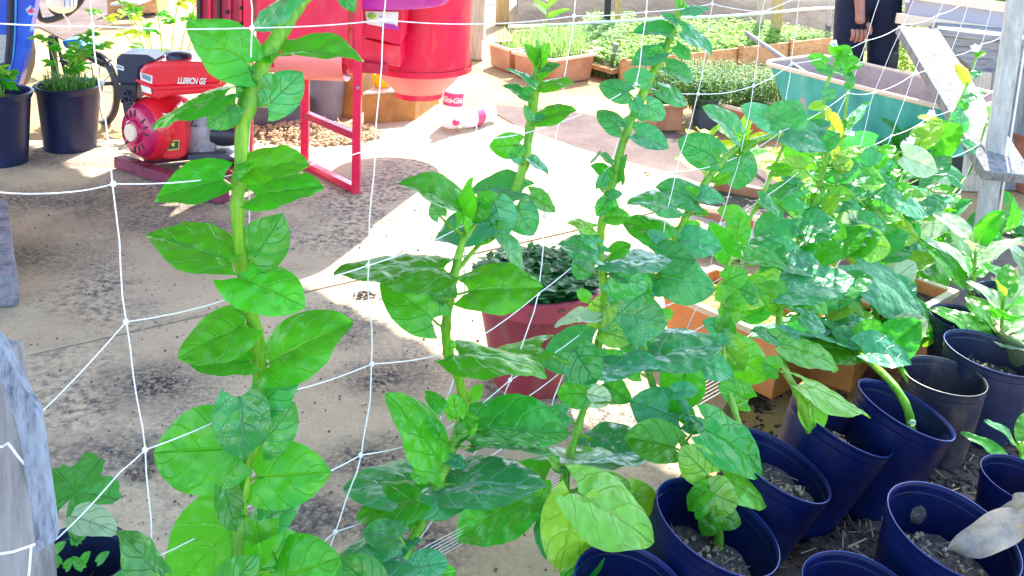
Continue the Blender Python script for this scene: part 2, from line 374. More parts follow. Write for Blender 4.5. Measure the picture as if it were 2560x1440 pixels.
M_straw = plain('straw', (.42, .33, .2), .9, var=.4, sc=30)
M_chaff = plain('chaff', (.55, .42, .25), .9, var=.3, sc=30)
def tri(a, b, c):
    u, v = random.random(), random.random()
    if u + v > 1: u, v = 1 - u, 1 - v
    return a + (b - a) * u + (c - a) * v
def under_pots():
    p = G(random.uniform(1600, 2560), random.uniform(960, 1440)); return V((p.x, p.y, -.036 + max(0, min(1, (1.50 + .92 * p.x - p.y) * 7)) * .058 + .014 * mn.noise(V((p.x * 6, p.y * 6, 0))) + .012 * mn.noise(V((p.x * 17, p.y * 17, 3)))))
tag(litter('soil_crumbs', 2200, under_pots, M_clod2, (.005, .022), .1, z=.004), 'dark clods of soil between the blue pots', 'soil clods')
tag(litter('straw_litter', 420, under_pots, M_straw, (.007, .02), .85, z=.008, seed=2), 'bits of dry straw and root on the dark soil', 'straw')
def cone(cx, cy, r, h):
    def f():
        a = random.uniform(0, 6.28); q = r * math.sqrt(random.random()); return V((cx + q * math.cos(a), cy + q * .55 * math.sin(a), h * (1 - q / r) + .004))
    return f
ch = G(790, 335)
tag(litter('chaff_heap', 900, cone(ch.x - .08, ch.y, .42, .05), M_chaff, (.012, .03), .15, seed=3), 'scattered pale chaff on the slab under the red machine', 'chaff')
def slabpt():
    p = G(random.uniform(0, 1500), random.uniform(520, 1430)); return V((p.x, p.y, .001))
tag(litter('slab_grit', 420, slabpt, M_clod, (.003, .010), .1, seed=4), 'fine dark grit strewn over the concrete slab', 'grit')
for px, py, n in ((910, 742, 26), (390, 1150, 30), (350, 1190, 20)):
    c_ = G(px, py); tag(litter('dirt_lump', n, cone(c_.x, c_.y, .035, .012), M_clod, (.008, .02), 0, seed=px), {910: 'small heap of dark crumbs where the shade ends on the slab', 390: 'dark crumbs near the foot of the tall vine', 350: 'loose dark crumbs beside the squash leaf'}[px], 'crumbs')
# a dry leaf on the slab
def dryleaf(px, py, L, label):
    c_ = G(px, py, .004); m = MB(); leaf_geom(m, c_, c_ + V((L, L * .3, .012)), L * .6, V((0, -.2, 1)), .4, .6, .05, .06, 1, 8, 6)
    return tag(build('dry_leaf', m, plain('dry_leaf', (.42, .22, .08), .8), smooth=True), label, 'leaf')
# ------------------------------------------------------------ the roof that shades the foreground (behind the camera's view)
M_tin = plain('corrugated_iron', (.45, .46, .48), .5, .6, sc=3)
M_post = wood('rough_post', (.33, .25, .17), (.2, .14, .09), (14, 14, 1))
ra, rb = V((-3.3, 8.55)), V((1.45, 4.25)); rd = (rb - ra).normalized(); rn = V((-rd.y, rd.x)) * -1
if rn.y > 0: rn = -rn
rt = thing('shade_roof', 'corrugated iron shelter roof on wooden posts over the near part of the yard', 'roof', (ra.x, ra.y, 0))
m = MB(); nn = 60; L_ = (rb - ra).length + 3.2; vs = []; fs = []
for i in range(nn * 2 + 1):
    q = ra + rd * (L_ * i / (nn * 2) - 2.6); zz = 2.45 + (.012 if i % 2 else -.012)
    vs += [(q.x, q.y, zz), (q.x + rn.x * 5.6, q.y + rn.y * 5.6, zz + .35)]
for i in range(nn * 2): fs.append((2 * i, 2 * i + 2, 2 * i + 3, 2 * i + 1))
build('roof_sheet', m.add(vs, fs), M_tin, rt)
for k_, w_ in ((-2.5, .15), (-2.5, 5.4), (1.2, 5.4), (L_ - 2.7, 5.4)):
    q = ra + rd * k_ + rn * w_; zz = 2.43 + .35 * w_ / 5.6; build('post', MB().bar((q.x, q.y, -.03), (q.x, q.y, zz), .11), M_post, rt, bevel=.005)
for k_ in (-2.5, -.3, 1.9, 4.1, L_ - 2.7):
    q = ra + rd * k_; q2 = q + rn * 5.5; build('rafter', MB().bar((q.x, q.y, 2.385), (q2.x, q2.y, 2.385 + .345), .05, .09), M_post, rt)
# ------------------------------------------------------------ colours shared by several things
RED = plain('machine_red', (.72, .0, .06), .32, sc=5, var=.14, dust=((.5, .16, .12), .4), coat=.3, bmp=.05)
REDD = plain('machine_red_dark', (.45, .004, .05), .4, sc=8, var=.25)
PURP = plain('magenta_enamel', (.42, .01, .28), .3, sc=4, var=.15, coat=.3)
PINK = plain('sunned_pink', (.85, .22, .2), .4, sc=4, var=.1, coat=.2)
ENG = plain('engine_red', (.8, .012, .03), .3, sc=6, var=.08, dust=((.35, .12, .1), .4), coat=.5, bmp=.03)
MAG = plain('shroud_magenta', (.55, .01, .10), .3, sc=6, var=.15, coat=.4)
BLK = plain('black_plastic', (.015, .022, .06), .35, sc=20, var=.3)
BLKM = plain('black_metal', (.02, .022, .035), .45, sc=20, var=.3)
GRYM = plain('cast_alloy', (.36, .36, .4), .45, .5, sc=14, var=.25, dust=((.06, .05, .05), .7))
WHT = plain('white_label', (.8, .8, .78), .5, var=.05, bmp=0)
STK = plain('sticker_grey', (.2, .24, .32), .5, var=.1, bmp=0)
CRM = plain('cream_plastic', (.85, .68, .5), .5, var=.1)
YEL = plain('amber_plastic', (.85, .48, .01), .3, var=.12, trans=(.35, (.9, .6, .02)))
TERR = plain('terracotta_plastic', (.48, .20, .11), .5, sc=6, var=.15, c2=(.58, .30, .18))
ORAN = plain('orange_terracotta', (.75, .27, .08), .5, sc=6, var=.15, c2=(.8, .36, .14))
RIMW = plain('bleached_rim', (.78, .62, .46), .5, var=.08)
POTB = plain('pot_blue_black', (.0002, .006, .055), .42, spec=.22, sc=8, var=.35, bmp=.08, c2=(.001, .011, .10), dust=((.06, .05, .05), .18))
POTL = plain('pot_rim_blue', (.004, .02, .2), .3, spec=.35, sc=8, var=.2, bmp=.05)
POTG = plain('pot_grey_green', (.012, .016, .035), .5, sc=8, var=.3, dust=((.18, .13, .1), .6))
BROWND = plain('dusty_plastic', (.20, .14, .11), .6, sc=12, var=.5, c2=(.05, .05, .12))
WOODG = wood('weathered_grey_wood', (.24, .235, .24), (.08, .08, .095), (10, 10, 1))
WOODX = wood('weathered_grey_wood_lengthways', (.27, .265, .27), (.07, .07, .09), (1.2, 12, 12), sc=6)
WOODB = wood('brown_board', (.48, .27, .12), (.30, .15, .06), (1, 8, 8))
WOODY = wood('yellow_post', (.55, .38, .16), (.35, .22, .09), (12, 12, 1))
WOODP = wood('pale_plank', (.52, .44, .36), (.32, .25, .2), (12, 12, 1))
# ------------------------------------------------------------ feed mill
def quad(m, a, b, c, d, th):
    n = (V(b) - V(a)).cross(V(d) - V(a)).normalized() * th; return m.prism([a, b, c, d], n)
mill = thing('feed_mill', 'bright red feed mill on angle-iron legs with round drum and spout', 'machine', G(890, 480))
fA = G(890, 482); fB = G(762, 418); FY = fA.y
def upz(p, z): return V((p.x, p.y, z))
tw = .035
for nm, p, top in (('leg', fA, .98), ('leg', fB, .80)): build(nm, MB().bar(upz(p, 0), upz(p, top), tw), RED, mill, bevel=.002)
lft = V((-1.62, FY + .1, 0)); lfb = V((-1.74, fB.y + .12, 0))
gl = G(622, 470); gl2 = G(530, 405)
for p in (gl, gl2): build('leg', MB().bar(upz(p, 0), upz(p, .98), tw), RED, mill, bevel=.002)
zb = .29
zc = (W(885, 340, fA.y)).z
build('cross_bar', MB().bar(upz(fB, zc), upz(fA, zc), tw * .9), REDD, mill, bevel=.002)
build('foot_bar', MB().bar(upz(fB, .018), upz(fA, .018), tw, .03), RED, mill, bevel=.002)
build('cross_bar', MB().bar(upz(gl2, zc), upz(gl, zc), tw * .9), REDD, mill, bevel=.002)
build('foot_bar', MB().bar(upz(gl2, .018), upz(gl, .018), tw, .03), REDD, mill, bevel=.002)
build('bolt', MB().ball(upz(fA, W(897, 217, fA.y).z) + V((.004, -tw * .5, 0)), .008), GRYM, mill, True)
# trough body: a U-shaped casing along x
x0 = W(640, 100, FY - .02).x; x1 = W(872, 100, FY).x; zt = 1.02; zs = W(760, 140, FY).z; ybk = FY + .42; yf = FY - .02
prof = [(yf, zt), (yf, zs)]; rr = (ybk - yf) / 2
for k in range(1, 12): a = math.pi * k / 12; prof.append((yf + rr - rr * math.cos(a), zs - .11 * math.sin(a)))
prof += [(ybk, zs), (ybk, zt)]
m = MB(); m.prism([V((x0, y, z)) for y, z in prof], (x1 - x0, 0, 0)); build('casing', m, RED, mill, bevel=.004)
sp = W(780, 165, FY - .05); m = MB()
pr = [V((0, yf - .012, zs + .012))] + [V((0, yf + rr * .9 - (rr * .9 + .02) * math.cos(a), zs - .005 - .13 * math.sin(a))) for a in [math.pi * k / 14 for k in range(0, 9)]]
xa, xb = W(690, 160, FY).x, W(858, 160, FY).x
vs = [p + V((xa, 0, 0)) for p in pr] + [p + V((xb, 0, 0)) for p in pr]; n_ = len(pr)
m.add(vs, [(i, i + 1, n_ + i + 1, n_ + i) for i in range(n_ - 1)]); build('chute', m, PINK, mill, True)
build('seam_strip', MB().bar(W(883, 2, FY - .02), W(883, 150, FY - .02), .008, .006), REDD, mill)
# left end: belt guard with vertical slats
gx0, gx1 = W(490, 60, FY + .1).x, W(625, 60, FY + .1).x
build('belt_guard', MB().box(((gx0 + gx1) / 2, FY + .25, .9), (gx1 - gx0, .3, .42)), REDD, mill, bevel=.006)
for i, px in enumerate((500, 525, 548, 575, 604)):
    a_ = W(px, -20, FY + .09); b_ = W(px, 96, FY + .09); build('slat', MB().bar(a_, b_, .018 if i % 2 else .03, .012), (BLKM, RED, BLKM, MAG, RED)[i], mill, bevel=.001)
for i, (px, py) in enumerate(((604, 20), (604, 60), (568, 30))): build('bolt', MB().ball(W(px, py, FY + .075), .009), BLKM, mill, True)
m = MB(); c0 = W(535, 118, FY + .08)
m.lathe([(.055, -.02), (.06, 0), (.055, .02), (.03, .02), (.03, -.02), (.055, -.02)], c0, Matrix.Rotation(R(90), 3, 'X'), 20); build('pulley', m, MAG, mill, True)
# round drum with its lower cone and spout
dc = W(1036, 100, 4.88); dtop = 1.0; d_bot = W(1075, 190, 4.88 - .2).z
TM = Matrix.Rotation(R(4), 3, 'Y')
m = MB(); rD = .235
m.lathe([(rD, d_bot + .02), (rD, d_bot + .30), (rD * 1.0, dtop + .2)], (dc.x + .04, dc.y, 0), None, 40); build('drum', m, RED, mill, True)
m = MB(); m.lathe([(rD + .008, d_bot + .02), (rD + .008, d_bot - .008), (rD - .02, d_bot - .008)], (dc.x + .04, dc.y, 0), None, 40); build('drum_band', m, RED, mill, True)
m = MB(); m.lathe([(rD - .02, d_bot), (rD * .78, d_bot - .05), (rD * .5, d_bot - .115), (rD * .48, d_bot - .12)], (dc.x + .03, dc.y - .02, 0), None, 36); build('spout', m, PINK, mill, True)
m = MB(); m.lathe([(rD * .50, d_bot - .115), (rD * .50, d_bot - .14), (rD * .42, d_bot - .14)], (dc.x + .03, dc.y - .02, 0), None, 36); build('spout_rim', m, RED, mill, True)
qa, qb, qc, qd = W(905, 95, FY + .12), W(1000, 118, FY + .2), W(1000, 168, FY + .2), W(905, 150, FY + .12)
build('delivery_box', MB().prism([qa, qb, qc, qd], (0, .3, .0)), RED, mill, bevel=.004)
build('delivery_box', MB().prism([W(905, -10, FY + .1), W(1010, -10, FY + .12), W(1002, 112, FY + .12), W(905, 92, FY + .1)], (0, .25, 0)), RED, mill, bevel=.004)
build('flange', MB().prism([W(905, 156, FY + .1), W(965, 162, FY + .12), W(963, 186, FY + .12), W(905, 182, FY + .1)], (0, .2, 0)), REDD, mill)
build('bracket', MB().prism([W(958, 58, FY + .07), W(960, 72, FY + .07), W(1002, 76, FY + .07), W(985, 62, FY + .07)], (0, .02, 0)), PURP, mill)
# label plate with a green emblem
M_lab = Matrix((V((1, 0, 0)), V((0, .12, 1)).normalized(), V((0, -1, .12)).normalized())).transposed()
build('label_plate', MB().prism([W(913, 28, FY + .085), W(996, 30, FY + .085), W(993, 74, FY + .085), W(917, 60, FY + .085)], (0, .004, 0)), WHT, mill)
build('label_emblem', MB().ball(W(930, 40, FY + .078), (.018, .003, .013)), plain('emblem_green', (.25, .6, .02), .5, var=.1), mill, True)
build('label_print', MB().bar(W(948, 42, FY + .08), W(962, 42, FY + .08), .016, .002), STK, mill)
# hopper dish on top
hc = W(955, 20, FY + .36); m = MB()
m.lathe([(.10, hc.z - .05), (.2, hc.z - .01), (.295, hc.z + .03), (.305, hc.z + .035), (.305, hc.z + .05), (.29, hc.z + .045), (.19, hc.z + .01)], (hc.x, hc.y, 0), None, 48)
m = MB(); m.lathe([(.12, -.02), (.3, .0), (.31, .015), (.31, .28), (.30, .28), (.29, .02)], (hc.x, FY + .30, W(960, 32, FY + .0).z + .01), None, 48); build('hopper', m, PURP, mill, True)
# ------------------------------------------------------------ petrol engine
EY = 4.38
eg = thing('petrol_engine', 'small red petrol engine with black air cleaner driving the mill', 'engine', G(420, 425))
def E(px, py, dy=0): return W(px, py, EY + dy)
def epoly(pts, dy, depth, mat, name, bevel=.006, par=eg, smooth=False):
    return build(name, MB().prism([E(x, y, dy) for x, y in pts], (0, depth, 0)), mat, par, smooth, bevel=bevel)
epoly([(345, 175), (362, 160), (400, 154), (505, 156), (540, 166), (556, 182), (552, 212), (470, 218), (385, 222), (346, 214)], 0, .22, ENG, 'fuel_tank', .018)
epoly([(350, 214), (385, 222), (470, 218), (545, 212), (540, 232), (430, 240), (395, 250), (355, 238)], .01, .2, ENG, 'tank_lower_half', .010)
build('tank_seam', MB().bar(E(341, 200, -.003), E(386, 221, -.003), .008, .012).bar(E(386, 221, -.003), E(552, 212, -.003), .008, .012), ENG, eg, bevel=.002)
c = E(447, 158, .1); m = MB(); m.lathe([(.05, -.01), (.055, .0), (.056, .04), (.046, .052), (.0001, .055)], c, None, 20, jit=.02); build('fuel_cap', m, BLK, eg, True)
c = E(450, 146, .2); build('tank_guard', MB().prism([E(388, 145, .22), E(400, 134, .22), E(470, 132, .22), E(500, 150, .22), E(498, 160, .22), E(390, 160, .22)], (0, .1, 0)), BLKM, eg, bevel=.006)
build('bulb', MB().ball(E(398, 146, .2), .012), plain('chrome', (.8, .8, .75), .15, 1, var=.02), eg, True)
EM = Matrix((V((1, 0, .02)).normalized(), V((0, 0, 1)), V((0, -1, 0)))).transposed()
textobj('lettering', 'LLIIIIICN GS', WHT, E(478, 203, -.004), EM, .038, eg, shear=.35, width=.62, bold=.0012)
epoly([(350, 181), (381, 190), (380, 210), (352, 200)], -.004, .004, WHT, 'sticker', 0); epoly([(354, 184), (377, 192), (376, 204), (356, 196)], -.006, .003, STK, 'sticker_print', 0)
epoly([(352, 212), (376, 220), (378, 236), (355, 228)], -.003, .008, WHT, 'sticker', 0)
# air cleaner and carburettor
epoly([(288, 145), (300, 136), (365, 138), (388, 150), (376, 160), (350, 172), (346, 215), (292, 210)], .02, .16, BLK, 'air_cleaner', .012)
epoly([(288, 160), (308, 167), (309, 177), (287, 171)], .012, .01, WHT, 'sticker', 0); epoly([(292, 164), (304, 168), (305, 173), (291, 169)], .009, .004, STK, 'sticker_print', 0)
epoly([(296, 210), (342, 212), (340, 255), (300, 258)], .04, .12, BLKM, 'carburettor', .008)
for px, py in ((312, 250), (330, 248), (318, 232)): build('bolt', MB().lathe([(.012, 0), (.012, .02), (.006, .02), (.006, .005)], E(px, py, .035), Matrix.Rotation(R(90), 3, 'X'), 12), BLK, eg, True)
epoly([(304, 258), (338, 256), (345, 300), (352, 375), (326, 382), (318, 330)], .08, .08, BLKM, 'side_cover', .006)
build('fuel_pipe', MB().tube([E(x, y, .03) for x, y in smoothpts([(334, 302), (320, 305), (316, 325), (318, 338)], 4)], .006, 8), WHT, eg, True)
# fan shroud: a drum with its axis pointing left and forward
fc = E(372, 322, .06); ax = V((-.55, -.8, .02)).normalized(); xx = ax.cross(V((0, 0, 1))).normalized(); FM = Matrix((xx, ax.cross(xx), ax)).transposed()
m = MB(); m.lathe([(.140, -.16), (.148, -.02), (.14, .02), (.11, .05), (.06, .055)], fc, FM, 40); build('fan_shroud', m, ENG, eg, True)
m = MB(); m.lathe([(.122, .036), (.112, .058), (.10, .07), (.055, .072)], fc, FM, 40); build('starter_cover', m, MAG, eg, True)
m = MB(); m.lathe([(.055, .072), (.05, .088), (.02, .094), (.0001, .095)], fc, FM, 28); build('starter_hub', m, MAG, eg, True)
m = MB(); m.lathe([(.040, .090), (.038, .100), (.0001, .102)], fc, FM, 24); build('hub_label', m, CRM, eg, True)
for k in range(16):
    a = k * math.pi / 8; 
    if k % 4 == 3: continue
    d = FM @ V((math.cos(a), math.sin(a), 0)); build('vent_slot', MB().bar(fc + d * .068 + ax * .0735, fc + d * .098 + ax * .071, .008, .003, ax), BLKM, eg)
epoly([(420, 300), (436, 262), (462, 300), (468, 345), (462, 392), (436, 400), (405, 398), (400, 372)], .0, .10, ENG, 'shroud_flank', .012)
epoly([(404, 283), (422, 286), (430, 303), (410, 304)], -.008, .008, WHT, 'sticker', 0)
epoly([(418, 352), (449, 350), (447, 374), (416, 377)], -.006, .005, plain('gold_border', (.5, .55, .1), .5, var=.1), 'warning_sticker', 0)
epoly([(421, 355), (446, 353), (444, 371), (419, 374)], -.009, .004, plain('sticker_black', (.03, .05, .03), .5, var=.2), 'sticker_print', 0)
epoly([(428, 358), (437, 357), (436, 366), (430, 366)], -.012, .004, plain('gold_print', (.6, .65, .1), .5), 'sticker_mark', 0)
epoly([(462, 262), (500, 250), (530, 262), (545, 320), (535, 385), (468, 388)], .06, .18, GRYM, 'crankcase', .012)
build('governor_rod', MB().tube([E(x, y, .04) for x, y in ((480, 285), (482, 300), (478, 316), (488, 314), (492, 316))], .004, 6), BLKM, eg, True)
build('muffler', MB().lathe([(.0001, -.06), (.05, -.05), (.055, 0), (.05, .06), (.0001, .07)], E(560, 335, .1), Matrix.Rotation(R(90), 3, 'Y'), 16), BLKM, eg, True)
epoly([(468, 388), (560, 384), (600, 400), (470, 402)], .02, .16, plain('dark_base', (.05, .055, .08), .5), 'engine_foot', .004)
b0, b1 = G(298, 392, .05), G(560, 480, .05)
M_rail = plain('maroon_rail', (.20, .03, .07), .6, sc=18, var=.6)
fr = thing('engine_rail', 'grimy maroon channel-iron rail under the petrol engine', 'rail', (b0.x, b0.y, 0))
build('rail', MB().bar(b0 + V((0, 0, -.02)), b1 + V((0, 0, -.02)), .055, .05), M_rail, fr, bevel=.003)
build('rail', MB().bar(b0 + V((.35, .22, -.02)), b1 + V((.2, .25, -.02)), .055, .05), M_rail, fr, bevel=.003)
build('tie_bar', MB().bar(b0 + V((.1, .03, -.018)), b0 + V((.42, .2, -.018)), .04, .04), M_rail, fr, bevel=.003)
# ------------------------------------------------------------ things under and behind the mill
def bucket(name, label, c, r, h, mat, taper=.8, rimw=.012, cat='bucket', group=None, soil=None, rimmat=None, lip=.03, seg=40, tilt=None):
    c = V(c); root = thing(name, label, cat, c, group); M = tilt or Matrix.Identity(3)
    m = MB(); t = .004
    m.lathe([(.0001, 0), (r * taper, 0), (r * (taper + (1 - taper) * .9), h * .9), (r * (taper + (1 - taper) * .9) - t, h * .9), (r * taper - t, t * 2), (.0001, t * 2)], c, M, seg); build('wall', m, mat, root, True)
    m = MB(); m.lathe([(r * .985 - t, h * .88), (r - t * .2, h - lip), (r + rimw * .2, h - lip), (r + rimw, h - .004), (r + rimw * .6, h), (r - t * 1.4, h - .002), (r * .975 - t, h - lip)], c, M, seg); build('rim', m, rimmat or mat, root, True)
    if soil:
        m = MB(); vs = []; fs = []; K = 24; rs = r * (taper + (1 - taper) * soil[0]) - .006
        vs.append(c + M @ V((0, 0, h * soil[0] + soil[1] * 1.5)))
        for i in range(1, 7):
            for k in range(K):
                a = 2 * math.pi * k / K; q = rs * i / 6; x, y = q * math.cos(a), q * math.sin(a)
                vs.append(c + M @ V((x, y, h * soil[0] + soil[1] * (1.5 * mn.noise(V((x * 22 + c.x * 9, y * 22, c.y * 5))) + .8 * mn.noise(V((x * 60, y * 60, c.x * 7)))))))
        for k in range(K): fs.append((0, 1 + k, 1 + (k + 1) % K))
        for i in range(5):
            for k in range(K): fs.append((1 + i * K + k, 1 + (i + 1) * K + k, 1 + (i + 1) * K + (k + 1) % K, 1 + i * K + (k + 1) % K))
        build('soil', m.add(vs, fs), soil[2] if len(soil) > 2 else M_soil, root, True, sharp=False)
    return root
gb = G(812, 292); bucket('bucket', 'tall grey bucket standing behind the mill legs', (gb.x, gb.y, -.035), .115, .40, plain('grey_plastic', (.22, .23, .27), .5, sc=5), .86)
gb = G(700, 312); bucket('bucket', 'dark grey tub left of the inner mill leg', (gb.x - .02, gb.y, -.035), .16, .17, plain('charcoal_plastic', (.10, .11, .14), .5, sc=5), .9)
# brown box with a pale lid and an amber tub
q0 = G(908, 312); q1 = G(1038, 300); bxh = W(970, 234, G(970, 306).y).z + .03; dv = V((.10, .42, 0))
bxr = thing('wooden_box', 'brown box with a pale top standing behind the mill leg', 'box', q0)
BOXM = plain('brown_carton', (.38, .19, .05), .7, sc=9, var=.3)
ux = (q1 - q0).normalized(); wq = (q1 - q0).length
build('body', MB().prism([V((p.x, p.y, -.03)) for p in (q0, q1, q1 + dv, q0 + dv)], (0, 0, bxh)), BOXM, bxr, bevel=.004)
tp = [V((p.x, p.y, -.03 + bxh + .003)) for p in (q0 - ux * .005, q1 + ux * .005, q1 + dv, q0 + dv)]
build('lid', MB().prism(tp, (0, 0, .012)), plain('pale_board', (.62, .52, .38), .7), bxr)
q2 = q0 + V((-.27, .18, 0))
bx2 = thing('wooden_box', 'dim brown box partly hidden between the grey bucket and the mill leg', 'box', q2)
build('body', MB().prism([V((p.x, p.y, -.03)) for p in (q2, q2 + V((.2, -.05, 0)), q2 + V((.28, .3, 0)), q2 + V((.05, .34, 0)))], (0, 0, .27)), BOXM, bx2, bevel=.004)
c = G(957, 216, bxh - .03 + .016); yt = thing('amber_tub', 'small amber yellow tub sitting on the brown box', 'tub', c)
m = MB(); m.lathe([(.0001, .003), (.045, .003), (.06, .07), (.066, .072), (.066, .076), (.056, .074), (.041, .007), (.0001, .007)], c, None, 6); build('wall', m, YEL, yt)
# bottles
CLR = plain('clear_pet', (.9, .9, .92), .12, var=.02, bmp=0, trans=(.4, (.95, .9, .92)))
RDL = plain('label_magenta', (.8, .05, .2), .35, var=.08, bmp=0)
def bottle(label, base, axis, face, withtext=True):
    root = thing('plastic_bottle', label, 'bottle', base); z = V(axis).normalized(); x = (V(face).cross(z)).normalized(); y = z.cross(x); M = Matrix((x, y, z)).transposed()
    m = MB(); m.lathe([(.0001, .008), (.035, 0), (.05, .01), (.053, .03), (.049, .06), (.053, .09), (.053, .115), (.052, .2), (.047, .235), (.03, .275), (.017, .30), (.0145, .315), (.0145, .325)], base, M, 28); build('body', m, CLR, root, True)
    m = MB(); m.lathe([(.0001, .345), (.015, .345), (.0165, .342), (.0165, .322), (.0150, .322)], base, M, 20); build('cap', m, RDL, root, True)
    m = MB(); m.lathe([(.0538, .125), (.0538, .195)], base, M, 32); build('label_band', m, RDL, root, True)
    if withtext:
        s = 'Coca-Cola'; n = len(s)
        for i, ch_ in enumerate(s):
            a = -math.pi / 2 + (i - (n - 1) / 2) * .22 + math.pi; a = -math.pi / 2 + (i - (n - 1) / 2) * .235
            nrm = M @ V((math.cos(a), math.sin(a), 0)); tx = M @ V((-math.sin(a), math.cos(a), 0)); up_ = z
            TM_ = Matrix((tx, up_, nrm)).transposed()
            textobj('lettering', ch_, WHT, V(base) + nrm * .0545 + z * .158, TM_, .040, root, shear=.3, ext=.0004, bold=.0008)
    return root
bb = G(1124, 318); bb.z = 0
bottle('upright clear soft drink bottle with red cap and label', bb, (.10, .03, 1), (0, 1, 0))
bl = G(1148, 322); bl.z = .05
bottle('clear bottle lying on the slab, its red cap towards the upright bottle', bl + V((.16, .20, 0)), (-.52, -.85, .02), (0, 1, .3), False)
# posts, rail and notices at the back
def post(label, px0, px1, pyb, Y=None, mat=WOODP, h=1.25, name='wooden_post', th=.05):
    b = G((px0 + px1) / 2, pyb) if Y is None else W((px0 + px1) / 2, pyb, Y); wd = (px1 - px0) / pxm(b)
    r_ = thing(name, label, 'post', (b.x, b.y, -.03)); build('post', MB().box((b.x, b.y + th / 2, h / 2 - .03), (wd, th, h)), mat, r_, bevel=.004); return r_
post('broad pale grey-brown post just right of the red drum', 1164, 1208, 140)
post('yellowish post behind the first seed trough', 1238, 1272, 55, mat=WOODY)
post('thin dark stake behind the grassy troughs', 1350, 1366, 12, mat=BLKM)
post('thin pale stake standing on the soil bank', 1538, 1552, 40, Y=8.2, mat=WOODY)
post('dark stump left of the long bed on the soil bank', 1510, 1526, 50, Y=8.3, mat=BLKM)
post('orange-brown post at the back of the seedling bed near the person', 1932, 1958, 30, Y=8.2, mat=WOODY)
post('pale post left of the orange-brown one', 1896, 1912, 30, Y=8.4, mat=WOODP)
post('slim post right of the orange-brown one', 2072, 2082, 15, Y=8.6, mat=WOODP)
tgq = [W(1214, 4, 6.4), W(1241, 6, 6.4), W(1240, 25, 6.4), W(1212, 23, 6.4)]
nt1 = thing('paper_tag', 'small cream paper tag with faint writing hanging by the yellowish post', 'tag', tgq[0]); build('card', MB().prism(tgq, (0, .003, 0)), WHT, nt1)
for i, (x, y) in enumerate(((1217, 12), (1222, 11), (1229, 12), (1234, 12))): build('ink_mark', MB().bar(W(x, y - 3, 6.398), W(x + 3, y + 2, 6.398), .004, .001), STK, nt1)
tgq = [W(1204, 102, 5.9), W(1217, 104, 5.9), W(1216, 148, 5.9), W(1203, 146, 5.9)]
nt2 = thing('paper_tag', 'narrow cream tag with blurred ink at the end of the first trough', 'tag', tgq[0]); build('card', MB().prism(tgq, (0, .003, 0)), WHT, nt2)
for i, y in enumerate((124, 128, 134)): build('ink_mark', MB().bar(W(1205, y, 5.898), W(1211, y + 1, 5.898), .006, .001), STK, nt2)
# ------------------------------------------------------------ seed troughs
def trough(label, a, b, wd, h, mat, rim=RIMW, taper=.86, soil=.8, soilm=None, group=None, name='planter_trough', cat='planter', th=.012, zb=-.03):
    """open box: a, b are the near rim corners on the ground plan, wd its depth away from them"""
    a = V((a.x, a.y, 0)); b = V((b.x, b.y, 0)); ux = (b - a).normalized(); uy = V((-ux.y, ux.x, 0)); L = (b - a).length; c = (a + b) / 2 + uy * wd / 2
    root = thing(name, label, cat, (c.x, c.y, zb), group)
    M = Matrix((ux, uy, V((0, 0, 1)))).transposed()
    def ring(s, z, o): return [c + M @ V((sx * (L / 2 * s - o), sy * (wd / 2 - (1 - s) * L / 2 * .5 - o), z)) for sx, sy in ((-1, -1), (1, -1), (1, 1), (-1, 1))]
    m = MB(); r1 = ring(taper + (1 - taper) * 0, zb, 0); r2 = ring(1 - .02, zb + h, 0); r3 = ring(1 - .02, zb + h, th); r4 = ring(taper, zb + th, th)
    vs = r1 + r2 + r3 + r4; fs = [(3, 2, 1, 0), (12, 13, 14, 15)]
    for k in range(3):
        for i in range(4): fs.append((k * 4 + i, k * 4 + (i + 1) % 4, k * 4 + 4 + (i + 1) % 4, k * 4 + 4 + i))
    build('box', m.add(vs, fs), mat, root, bevel=.004)
    m = MB(); o1 = ring(1, zb + h + .001, -.012); o2 = ring(1, zb + h - .018, -.012); i1 = ring(1, zb + h + .001, .012); i2 = ring(1, zb + h - .018, .010)
    vs = o2 + o1 + i1 + i2; fs = [(k * 4 + i, k * 4 + (i + 1) % 4, (k + 1) % 4 * 4 + (i + 1) % 4, (k + 1) % 4 * 4 + i) for k in range(4) for i in range(4)]
    build('rim', m.add(vs, fs), rim, root, bevel=.003)
    s_ = soil; zz = zb + h * s_; Q = ring(taper + (1 - taper) * s_, zz, th + .001); m = MB(); vs = []; fs = []; nx, ny = 20, 6
    for j in range(ny + 1):
        for i in range(nx + 1):
            p = (Q[0].lerp(Q[1], i / nx)).lerp(Q[3].lerp(Q[2], i / nx), j / ny); edge = min(i, nx - i, j, ny - j) > 0
            vs.append(p + V((0, 0, .018 * mn.noise(p * 18) if edge else 0)))
    for j in range(ny):
        for i in range(nx): k = j * (nx + 1) + i; fs.append((k, k + 1, k + nx + 2, k + nx + 1))
    build('soil', m.add(vs, fs), soilm or M_soil, root, True, sharp=False)
    def samp():
        return (Q[0].lerp(Q[1], random.random())).lerp(Q[3], 0) if False else (lambda u, v: (Q[0].lerp(Q[1], u)).lerp(Q[3].lerp(Q[2], u), v))(random.uniform(.02, .98), random.uniform(.05, .95))
    return root, samp
GR1 = plain('grass_pale', (.16, .34, .10), .6, var=.4, sc=9, c2=(.45, .55, .25), bmp=0, trans=(.4, (.5, .75, .2)))
GR2 = plain('seedling_green', (.14, .34, .03), .6, var=.4, sc=7, c2=(.42, .55, .10), bmp=0, trans=(.4, (.5, .8, .1)))
GR3 = plain('herb_green', (.045, .17, .03), .6, var=.4, sc=12, c2=(.14, .34, .08), bmp=0, trans=(.35, (.2, .5, .08)))
GR4 = plain('mint_dark', (.03, .18, .05), .5, var=.4, sc=20, c2=(.05, .25, .12), bmp=0, trans=(.3, (.1, .4, .1)))
